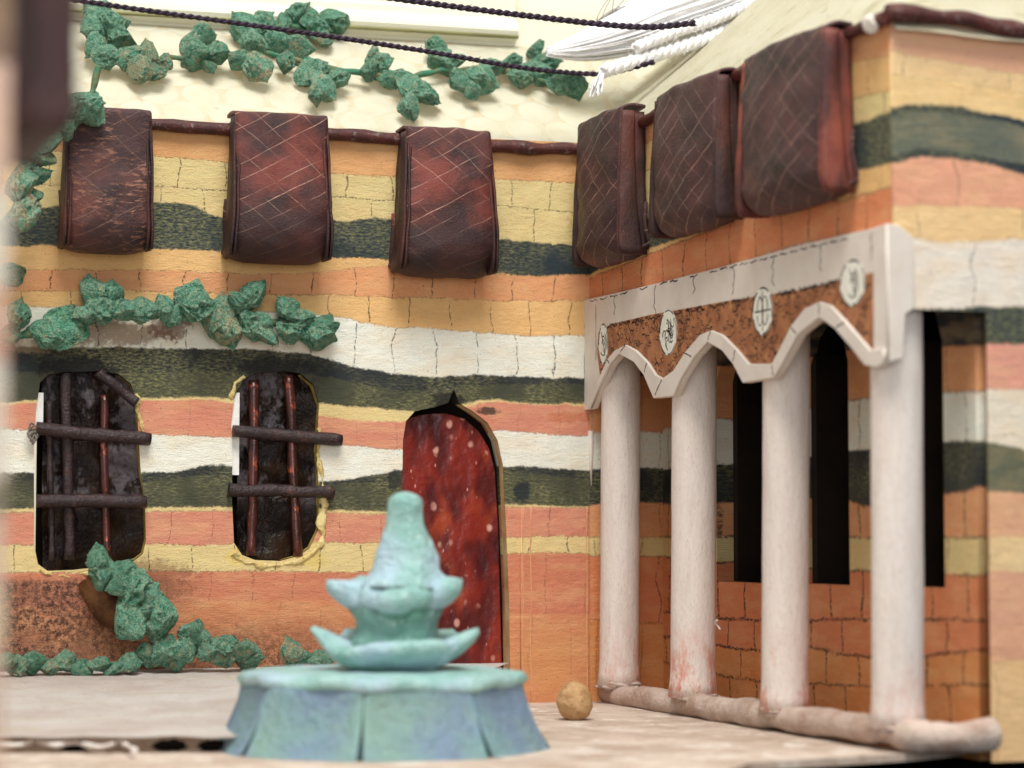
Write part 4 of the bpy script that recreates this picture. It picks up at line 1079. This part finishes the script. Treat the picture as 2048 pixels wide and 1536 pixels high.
garland('bushy green leaf garland climbing from the ledge under the first barred window', [
    (200, 1118, 60, 100, 0.0), (212, 1145, 66, 80, .05), (245, 1148, 74, 60, 0.0), (262, 1172, 78, 80, 0.0), (235, 1172, 56, 200, .3), (292, 1196, 66, 60, 0.0), (252, 1240, 84, 120, .2), (280, 1250, 66, 0, .1), (315, 1228, 80, 80, 0.0), (322, 1252, 60, 0, .1), (300, 1218, 56, 0, .1), (386, 1262, 60, 80, 0.05), (402, 1282, 50, -20, .1), (330, 1300, 70, 60, .4), (362, 1302, 66, 0, .3), (300, 1306, 60, 180, .5), (345, 1322, 56, 0, .5), (420, 1300, 56, 20, .3), (450, 1286, 56, 10, .2), (480, 1296, 60, 0, .5), (500, 1312, 50, 0, .5), (445, 1316, 50, 0, .6), (582, 1304, 56, 100, .6), (604, 1318, 46, 20, .3), (640, 1322, 44, 0, .3),
    (12, 1322, 46, 0, .5), (38, 1332, 44, 20, .6), (70, 1326, 50, 10, .4), (104, 1334, 44, 0, .6), (135, 1330, 46, -10, .4), (168, 1336, 48, 20, .3), (198, 1330, 44, 0, .4), (228, 1334, 48, 30, .2), (258, 1326, 44, 0, .3)],
    [[(215, 1150), (255, 1200), (300, 1250), (340, 1310)], [(0, 1332), (120, 1334), (260, 1332), (400, 1308), (520, 1318)]], lambda u, v: P(u, v, 1, -0.75), group=GR)
# dry curled brown leaf behind the climbing garland
bm = bmesh.new(); gr = []
c0 = P(215, 1200, 1, -0.35)
for i in range(15):
    row = []
    for j in range(11):
        t, s_ = i/14, j/10-0.5
        x = -0.5+1.2*t+s_*0.35; z = 0.55-1.25*t+s_*1.1*math.sin(3.14*min(t+0.12, 1)); y = -0.25*math.cos(s_*4)+0.12*noise.noise(Vector((x*2, z*2, 0)))
        row.append(bm.verts.new((x, y, z)))
    gr.append(row)
for i in range(14):
    for j in range(10): bm.faces.new((gr[i][j], gr[i+1][j], gr[i+1][j+1], gr[i][j+1])).smooth = True
bmesh.ops.solidify(bm, geom=bm.faces[:], thickness=0.04)
dl = frombm('dry_leaf', bm, m_dry); dl.location = c0
tag(dl, 'curled dry brown leaf behind the climbing green leaves under the first window', 'dry leaf')

# ------------------------------------------------------------------ warped card ledge along the back wall
g = G('dusty_card')
o = g.geo()
n = g.noise(g.scale(o, (0.5, 1, 1)), 0.7, 5.0, 0.65); f = g.noise(o, 8, 5.0, 0.7)
col = g.mix(g.step(n, 0.38, 0.66), srgb(240, 233, 226), srgb(226, 212, 202))
col = g.mix(g.step(g.noise(g.scale(o, (0.35, 1, 1), (3, 3, 0)), 1.3, 4.0), 0.56, 0.66, 0.0, 0.7), col, srgb(230, 220, 200))
col = g.mix(g.step(g.noise(o, 2.6, 5.0, 0.75), 0.54, 0.68, 0.0, 0.35), col, srgb(206, 184, 170))
col = g.mix(g.step(f, 0.60, 0.70, 0.0, 0.5), col, srgb(140, 114, 98))
g.bump(g.math('ADD', n, g.math('MULTIPLY', f, 0.6)), 0.09, 1.0)
m_card = g.fin(col, 0.7, 0.2)
f0, f1 = P(-80, 1474, 2, 0.30), P(520, 1474, 2, 0.30)
bm = bmesh.new(); gr = []
for i in range(141):
    s_ = i/140; row = []
    xb = -16+(by(1018, 1400)[0]+16)*s_; fx = f0.x+(f1.x-f0.x)*s_; fy = f0.y+(f1.y-f0.y)*s_
    for j in range(61):
        t = j/60
        x = xb+(fx-xb)*t; y = -0.02+(fy+0.02)*t
        z = 0.97+(0.30-0.97)*t**0.9 + (0.05*noise.noise(Vector((x*0.4, y*0.4, 0))) + 0.07*noise.noise(Vector((x*1.1, y*1.1, 2))) + 0.03*noise.noise(Vector((x*3.1, y*2.2, 5))))*min(1, t*5)*(1-t**4)
        z += 0.03*noise.noise(Vector((x*1.4, 7, 0)))*t**6
        row.append(bm.verts.new((x, y, z)))
    gr.append(row)
for i in range(140):
    for j in range(60): bm.faces.new((gr[i][j], gr[i][j+1], gr[i+1][j+1], gr[i+1][j])).smooth = True
bmesh.ops.solidify(bm, geom=bm.faces[:], thickness=0.07)
bmesh.ops.recalc_face_normals(bm, faces=bm.faces)
tag(frombm('card_ledge', bm, m_card), 'warped dusty off-white card sloping down from the back wall to the floor at left', 'card ledge')
# thin curled strip lying along the card's front edge
pts = [P(u, v, 2, 0.16) for u, v in ((-60, 1486), (30, 1490), (70, 1484), (110, 1490), (150, 1486), (200, 1494), (240, 1486), (270, 1500))]
sp_ = spline(pts, 60)
tag(tube('paper_strip', sp_, [0.05*(1+0.9*noise.noise(q_*1.6)) for q_ in sp_], m_card, None, 8), 'thin torn paper strip lying along the front edge of the card ledge', 'paper strip')
# dark crumbs in the gap
for k, (u, w_) in enumerate(((150, 34), (340, 36), (425, 30))):
    c = P(u, 1491, 2, 0.10); bm = bmesh.new(); bmesh.ops.create_icosphere(bm, subdivisions=3, radius=1)
    for v in bm.verts: v.co = Vector((v.co.x*w_/110*(1+.4*noise.noise(v.co*3+c)), v.co.y*0.14, v.co.z*0.10*(1+.6*noise.noise(v.co*4+c))))
    o_ = frombm('tar_crumb', bm, m_black, smooth=True); o_.location = c
    tag(o_, ['thin dark crumb in the gap below the card, farthest from the fountain', 'middle dark crumb in the gap below the card edge', 'dark crumb in the gap below the card, touching the fountain base'][k], 'crumb', 'dark crumbs under the card edge')

# ------------------------------------------------------------------ fountain
FC = P(750, 1516, 2, 0.0)
dirn = Vector((Fv[0], Fv[1], 0)).normalized()
FC = FC + dirn*2.3
FC.z = 0
ft = empty('fountain', FC); ft.scale = (0.98, 0.98, 1.02)
tag(ft, 'aqua green clay fountain with an eight-sided basin and two wavy leaf bowls', 'fountain')
def clay(name, a, b, c, sc=1.2, deep=0.6):
    g = G(name); o = g.obj()
    n = g.noise(o, sc, 4.0, 0.6); n2 = g.noise(g.scale(o, (1, 1, 0.6), (5, 1, 2)), sc*0.7, 3.0, 0.5); f = g.noise(o, 9, 4.0, 0.7)
    col = g.mix(g.step(n, 0.36, 0.62), a, b); col = g.mix(g.step(n2, 0.48, 0.64, 0.0, 0.8), col, c)
    f2 = g.noise(g.scale(o, (1, 1, 1), (9, 3, 1)), 3.2, 5.0, 0.7)
    col = g.mix(g.step(f2, 0.50, 0.66, 0.0, deep), col, g.mix(1.0, col, (0.74, 0.86, 0.82, 1), 'MULTIPLY'))
    col = g.mix(g.step(g.noise(g.scale(o, (1, 1, 1), (1, 9, 4)), 4.5, 5.0, 0.7), 0.56, 0.66, 0.0, 0.6), col, srgb(196, 222, 214))
    col = g.mix(g.step(f, 0.55, 0.75, 0.0, 0.35), col, g.mix(1.0, col, (0.6, 0.7, 0.65, 1), 'MULTIPLY'))
    g.bump(g.math('ADD', g.math('MULTIPLY', f2, 1.2), g.math('MULTIPLY', f, 0.4)), 0.14, 1.0)
    return g.fin(col, 0.42, 0.4)
m_clay = clay('aqua_clay', srgb(168, 204, 198), srgb(142, 186, 178), srgb(178, 202, 216))
m_clayg = clay('green_clay', srgb(112, 164, 146), srgb(78, 130, 112), srgb(128, 170, 162))
m_basin = clay('blue_green_clay', srgb(174, 212, 214), srgb(170, 196, 222), srgb(184, 220, 204), 0.6)
m_slit = plain('dark_slit', srgb(54, 78, 84), srgb(44, 62, 70), 1.0)
A0 = math.radians(-YAW*57.3)
NS = 8; RB, RT, HB = 3.32, 2.76, 1.25
base_a = -math.pi/2 - YAW  # towards the camera
def ringpt(r, k, z, off=0.0):
    a = base_a + math.radians(-4) + 2*math.pi*(k)/NS + off
    return Vector((r*math.cos(a), r*math.sin(a), z))
for k in range(NS):
    a0, b0 = ringpt(RB, k, 0), ringpt(RB, k+1, 0); a1, b1 = ringpt(RT, k, HB), ringpt(RT, k+1, HB)
    bm = bmesh.new(); N = 12; gr = []
    for i in range(N+1):
        row = []
        for j in range(9):
            t = j/8; gp = 0.004+0.022*max(0, 1-t*1.7); s_ = gp+(1-2*gp)*i/N
            lo_ = a0.lerp(b0, s_); hi_ = a1.lerp(b1, s_); p_ = lo_.lerp(hi_, t)
            nrm = Vector((p_.x, p_.y, 0)).normalized()
            p_ += nrm*(0.09*math.sin(s_*3.14)*(1-t)+0.05*noise.noise(p_*1.1+Vector((k, 0, 0))) - 0.16*math.sin(t*3.14)*0.6 - (0.03 if (i in (0, N)) else 0))
            row.append(bm.verts.new(p_))
        gr.append(row)
    for i in range(N):
        for j in range(8): bm.faces.new((gr[i][j], gr[i+1][j], gr[i+1][j+1], gr[i][j+1])).smooth = True
    bmesh.ops.solidify(bm, geom=bm.faces[:], thickness=0.14)
    bmesh.ops.recalc_face_normals(bm, faces=bm.faces)
    frombm('basin_panel', bm, m_basin, ft)
def lathe(name, prof, mat, amp=0.03, lobes=0, lobe=None, seg=96, parent=ft, ph=0.0, rough=1.0, sharp=False):
    bm = bmesh.new(); rings = []
    for i, (r, z) in enumerate(prof):
        ring = []
        for k in range(seg):
            a = 2*math.pi*k/seg
            rr, zz = r, z
            if lobe:
                w_ = lobe[i]; c_ = math.cos(lobes*a+ph)
                rr = r*(1+w_[0]*c_); zz = z+w_[1]*c_+w_[1]*0.5*noise.noise(Vector((math.cos(a)*1.5, math.sin(a)*1.5, prof[0][1])))
            q_ = Vector((rr*math.cos(a), rr*math.sin(a), zz))
            n_ = noise.noise(q_*1.3)*amp*2 + noise.noise(q_*4)*amp*0.7
            q_ += Vector((math.cos(a), math.sin(a), 0.4))*n_*(1 if r > 0.05 else 0)
            ring.append(bm.verts.new(q_))
        rings.append(ring)
    for i in range(len(rings)-1):
        for k in range(seg): bm.faces.new((rings[i][k], rings[i][(k+1) % seg], rings[i+1][(k+1) % seg], rings[i+1][k])).smooth = True
    bm.faces.new(rings[0][::-1]); bm.faces.new(rings[-1])
    bmesh.ops.recalc_face_normals(bm, faces=bm.faces)
    return frombm(name, bm, mat, parent)
# eight-sided core keeps the gaps dark, rim slab above
bm = bmesh.new()
c_ = [bm.verts.new(ringpt(RB-0.22, k, 0.01)) for k in range(NS)]; d_ = [bm.verts.new(ringpt(RT-0.22, k, HB)) for k in range(NS)]
for k in range(NS): bm.faces.new((c_[k], c_[(k+1) % NS], d_[(k+1) % NS], d_[k]))
bm.faces.new(c_[::-1]); bm.faces.new(d_)
frombm('basin_core', bm, m_slit, ft)
bm = bmesh.new(); rows = []
for (r, z, wv) in ((2.50, 1.18, 0), (2.70, 1.14, .06), (2.80, 1.18, .10), (2.84, 1.28, .10), (2.74, 1.40, .06), (2.45, 1.44, .03), (0.2, 1.44, 0)):
    row = []
    for k in range(96):
        a = base_a+math.radians(-4)+2*math.pi*k/96; ph = (k % 12)/12*2-1
        pol = math.cos(math.pi/8)/math.cos((((k % 12)/12)-0.5)*2*math.pi/8)
        rr = r*(pol if r > 1 else 1)*(1+wv*0.4*noise.noise(Vector((math.cos(a)*3, math.sin(a)*3, 0))))
        row.append(bm.verts.new((rr*math.cos(a), rr*math.sin(a), z+wv*1.1*noise.noise(Vector((math.cos(a)*2.6, math.sin(a)*2.6, 4))))))
    rows.append(row)
for i in range(len(rows)-1):
    for k in range(96): bm.faces.new((rows[i][k], rows[i][(k+1) % 96], rows[i+1][(k+1) % 96], rows[i+1][k])).smooth = True
bm.faces.new(rows[-1]); bm.faces.new(rows[0][::-1])
bmesh.ops.recalc_face_normals(bm, faces=bm.faces)
frombm('basin_rim', bm, m_clay, ft)
ph1 = -5*(-YAW+0.05)
def bowl(name, prof, mat, parent, tips, amp):
    """shallow clay bowl whose edge is pulled out and up into tips: (angle from the camera side, reach, lift, width)"""
    bm = bmesh.new(); rings = []; seg = 120; rmax = max(p_[0] for p_ in prof)
    for i, (r, z) in enumerate(prof):
        ring = []
        for k in range(seg):
            a = 2*math.pi*k/seg; rr, zz = r, z; e = (r/rmax)**3
            for ta, reach, lift, wd in tips:
                d = (a-(base_a+math.radians(ta))+math.pi) % (2*math.pi)-math.pi
                gk = math.exp(-(d/wd)**2); rr += reach*gk*e; zz += lift*gk*e
            q_ = Vector((rr*math.cos(a), rr*math.sin(a), zz))
            n_ = noise.noise(q_*1.5)*amp*2 + noise.noise(q_*4.5)*amp
            q_ += Vector((math.cos(a), math.sin(a), 0.6))*n_*(1 if r > 0.4 else 0)
            ring.append(bm.verts.new(q_))
        rings.append(ring)
    for i in range(len(rings)-1):
        for k in range(seg): bm.faces.new((rings[i][k], rings[i][(k+1) % seg], rings[i+1][(k+1) % seg], rings[i+1][k])).smooth = True
    bm.faces.new(rings[0][::-1]); bm.faces.new(rings[-1])
    bmesh.ops.recalc_face_normals(bm, faces=bm.faces)
    return frombm(name, bm, mat, parent)
bowl('lower_bowl', [(0.75, 1.43), (0.95, 1.50), (1.15, 1.62), (1.28, 1.76), (1.34, 1.88), (1.30, 1.98), (1.16, 2.0), (0.95, 1.95), (0.6, 1.88), (0.3, 1.88)], m_clay, ft,
     [(-82, 0.36, 0.34, 0.26), (80, 0.34, 0.26, 0.28), (-60, 0.0, -0.10, 0.15), (55, 0.0, -0.12, 0.15), (-38, 0.10, -0.14, 0.4), (25, 0.12, 0.04, 0.35), (140, 0.2, 0.2, 0.35), (-140, 0.2, 0.2, 0.35)], 0.05)
lathe('middle_stem', [(0.86, 1.80), (0.80, 1.98), (0.76, 2.15), (0.80, 2.36), (0.98, 2.58), (0.5, 2.66)], m_clayg, 0.09)
bowl('upper_bowl', [(0.80, 2.52), (0.92, 2.62), (1.0, 2.74), (1.04, 2.88), (1.02, 3.0), (0.92, 3.07), (0.80, 3.08), (0.3, 3.1)], m_clay, ft,
     [(-76, 0.38, 0.14, 0.22), (78, 0.36, 0.16, 0.24), (-50, -0.06, -0.08, 0.15), (52, -0.06, -0.10, 0.15), (0, 0.12, -0.12, 0.5), (-36, 0.0, 0.03, 0.2), (38, 0.04, -0.06, 0.3), (150, 0.2, 0.1, 0.3), (-140, 0.2, 0.1, 0.3)], 0.065)
lathe('finial', [(0.95, 2.96), (0.86, 3.06), (0.76, 3.17), (0.66, 3.3), (0.60, 3.5), (0.52, 3.66), (0.46, 3.82), (0.41, 3.98), (0.36, 4.14), (0.335, 4.30), (0.33, 4.42), (0.33, 4.52), (0.30, 4.62), (0.24, 4.69), (0.14, 4.74), (0.03, 4.76)], m_clay, 0.07)

# the tiers lean a little to the right of the basin
for ch in ft.children:
    k_ = {'lower_bowl': 0.26, 'middle_stem': 0.27, 'upper_bowl': 0.27, 'finial': 0.44}.get(ch.name.split('.')[0], 0)
    ch.location = (Rv[0]*k_, Rv[1]*k_, 0)
# ------------------------------------------------------------------ little tan yarn ball on the floor
bm = bmesh.new(); bmesh.ops.create_icosphere(bm, subdivisions=4, radius=0.40)
for v in bm.verts:
    n_ = 0.10*noise.noise(v.co*3)+0.05*math.sin(v.co.z*28+v.co.x*12)*0.5
    v.co = Vector((v.co.x*0.98, v.co.y, v.co.z*1.05))*(1+n_*0.8)
    if v.co.z > 0.2: v.co.z *= 1.08
yb = frombm('yarn_ball', bm, plain('tan_yarn', srgb(196, 160, 116), srgb(160, 120, 80), 4, 0.8, 0.8, 0.1, 0.08, (1, 1, 1), 12), smooth=True)
q_ = P(1150, 1440, 2, 0.0); yb.location = (q_.x, q_.y, 0.39)
tag(yb, 'small round tan yarn ball on the floor beside the first column', 'yarn ball')

# ------------------------------------------------------------------ cords and white yarn
def twist_bm(bm, path, r, strands=2, turns=1.2, seg=6, rs=None, fall=None, mat=0):
    """strands wound round a path (list of Vectors)"""
    L = [0.0]
    for i in range(1, len(path)): L.append(L[-1]+(path[i]-path[i-1]).length)
    for s_ in range(strands):
        pts = []
        up = None
        for i, p_ in enumerate(path):
            t = (path[min(i+1, len(path)-1)]-path[max(i-1, 0)]).normalized()
            if up is None: up = Vector((0, 0, 1))
            sd = t.cross(up).normalized(); up = sd.cross(t).normalized()
            a = 2*math.pi*(L[i]*turns + s_/strands)
            pts.append(p_+(sd*math.cos(a)+up*math.sin(a))*r*0.55)
        tube_bm(bm, pts, (rs or r*0.62), seg, mat=mat)
m_cord = plain('dark_plum_cord', srgb(50, 34, 52), srgb(34, 24, 36), 4, 0.8, 0.6, 0.3, 0.03)
m_yarn = plain('white_yarn', srgb(244, 243, 243), srgb(226, 222, 222), 3, 0.6, 0.8, 0.2, 0.05, (1, 1, 1), 18)
def cord(label, pix, ys_, r, n=260):
    pts = [P(u, v, 1, y) for (u, v), y in zip(pix, ys_)]
    sp = spline(pts, n); bm = bmesh.new()
    twist_bm(bm, [q-pts[0] for q in sp], r, 2, 2.6, rs=r*0.74)
    # loose fibres
    rf = random.Random(5)
    for _ in range(60):
        q = rf.choice(sp)-pts[0]; d = Vector((rf.uniform(-1, 1), rf.uniform(-1, 1), rf.uniform(-1, 1))).normalized()
        tube_bm(bm, [q, q+d*0.08, q+d*0.12+Vector((0.03, 0, 0.02))], 0.006, 3)
    bmesh.ops.recalc_face_normals(bm, faces=bm.faces)
    o = frombm('twisted_cord', bm, m_cord); o.location = pts[0]
    tag(o, label, 'cord', 'dark cords strung over the roof')
cord('dark plum cord stretched low over the green leaves to the frayed white yarn', [(110, -6), (300, 22), (600, 64), (850, 102), (1050, 136), (1195, 148), (1255, 138), (1308, 124)], [-3.2, -2.8, -2.2, -1.6, -1.1, -0.7, -0.8, -1.2], 0.055)
cord('dark plum cord higher up, crossing in front of the thick white tassel', [(740, -10), (900, 12), (1060, 32), (1200, 48), (1300, 54), (1390, 46)], [-4.6, -4.4, -4.2, -4.1, -4.1, -4.2], 0.062, 180)

tassel = empty('white_yarn_tassel', P(1300, 80, 1, 0.6)); TO = tassel.location.copy()
tag(tassel, 'thick frayed white yarn tassel lying across the roof at the top', 'tassel')
def yarn(pix, ys_, r, rs, strands, turns, n=90, name='strand', seg=7):
    pts = [P(u, v, 1, y)-TO for (u, v), y in zip(pix, ys_)]
    sp = spline(pts, n); bm = bmesh.new(); twist_bm(bm, sp, r, strands, turns, seg, rs)
    rz = random.Random(4)
    for _ in range(200):
        a = rz.choice(sp); d = Vector((rz.uniform(-1, 1), rz.uniform(-1, 0.3), rz.uniform(-1, 1))).normalized()
        tube_bm(bm, [a+d*r*0.7, a+d*(r+0.07), a+d*(r+0.11)+Vector((0.06*rz.uniform(-1, 1), 0, 0.05*rz.uniform(-1, 1)))], 0.007, 3, cap=False)
    bmesh.ops.recalc_face_normals(bm, faces=bm.faces)
    return frombm(name, bm, m_yarn, tassel)
# smooth thick bundle
bp = [P(u, v, 1, y)-TO for u, v, y in ((1095, 104, 0.5), (1160, 92, 0.4), (1240, 68, 0.3), (1320, 38, 0.2), (1410, 6, 0.1), (1520, -40, 0.0))]
sp = spline(bp, 60); rf = random.Random(11)
bm = bmesh.new()
for k in range(420):
    a = rf.uniform(0, 6.28); rr = math.sqrt(rf.random()); fan = rf.uniform(0.3, 1.0); st = rf.choice([0, 0, 0, 1, 2, 4])
    pts = []
    for i in range(st, 61, 3):
        t = i/60; R_ = (0.10+0.78*min(1, t*1.7))*rr
        nn = noise.noise_vector(Vector((k*3.1, t*5, 0)))*0.04
        pts.append(sp[i]+Vector((0.3*math.cos(a), 0.4*math.cos(a)*R_, 0)).normalized()*0+Vector((math.sin(a)*R_*0.25, math.cos(a)*R_, math.sin(a)*R_))+nn)
    tube_bm(bm, pts, 0.03, 4, cap=False)
frombm('loose_bundle', bm, m_yarn, tassel)
tube('bundle_core', sp, [0.08+0.74*min(1, i/60*1.7) for i in range(61)], m_yarn, tassel, 14)
yarn([(1205, 142), (1270, 122), (1350, 98), (1430, 70), (1520, 30), (1600, -14)], [-0.9, -0.9, -0.9, -0.8, -0.6, -0.5], 0.15, 0.10, 3, 1.5, 150, 'rope')
yarn([(1270, 96), (1350, 64), (1440, 34), (1540, -10)], [-1.0, -1.0, -0.9, -0.8], 0.13, 0.09, 3, 1.6, 120, 'rope')
# frayed end hanging down
bm = bmesh.new()
for k in range(34):
    a = P(1206+rf.uniform(-6, 6), 140, 1, -0.95)-TO; b = P(1192+rf.uniform(-14, 14), 190+rf.uniform(-22, 6), 1, -1.0+rf.uniform(-.15, .1))-TO
    m_ = a.lerp(b, 0.5)+noise.noise_vector(Vector((k, 0, 0)))*0.07
    tube_bm(bm, spline([a, m_, b], 6), 0.018, 4, cap=False)
frombm('frayed_end', bm, m_yarn, tassel)
# fan of loose dark and white threads at the top
bm = bmesh.new()
for k in range(12):
    a = P(1200+rf.uniform(-20, 60), 50+rf.uniform(-10, 10), 1, 0.3)-TO; b = P(1225+k*5+rf.uniform(-10, 10), 6+rf.uniform(-14, 10), 1, 0.0)-TO
    tube_bm(bm, spline([a, a.lerp(b, .5)+Vector((0, 0, 0.06)), b], 6), 0.011, 4, cap=False)
frombm('loose_threads', bm, plain('grey_thread', srgb(150, 146, 146), srgb(60, 56, 58), 2.5, 0.9), tassel)
# white fibres caught on the second column
c = P(1432, 1246, 0, -0.05)
bm = bmesh.new()
for k in range(5):
    d = Vector((0.02*k, rf.uniform(-.25, -.1), rf.uniform(-.2, .12)))
    tube_bm(bm, spline([(0, 0, 0), d*0.5+Vector((0, 0, .02)), d], 5), 0.010, 4)
o_ = frombm('white_fibres', bm, m_yarn); o_.location = P(1428, 1246, 0, 0.40)
tag(o_, 'tiny tuft of white fibres caught on the side of the second column', 'fibres')
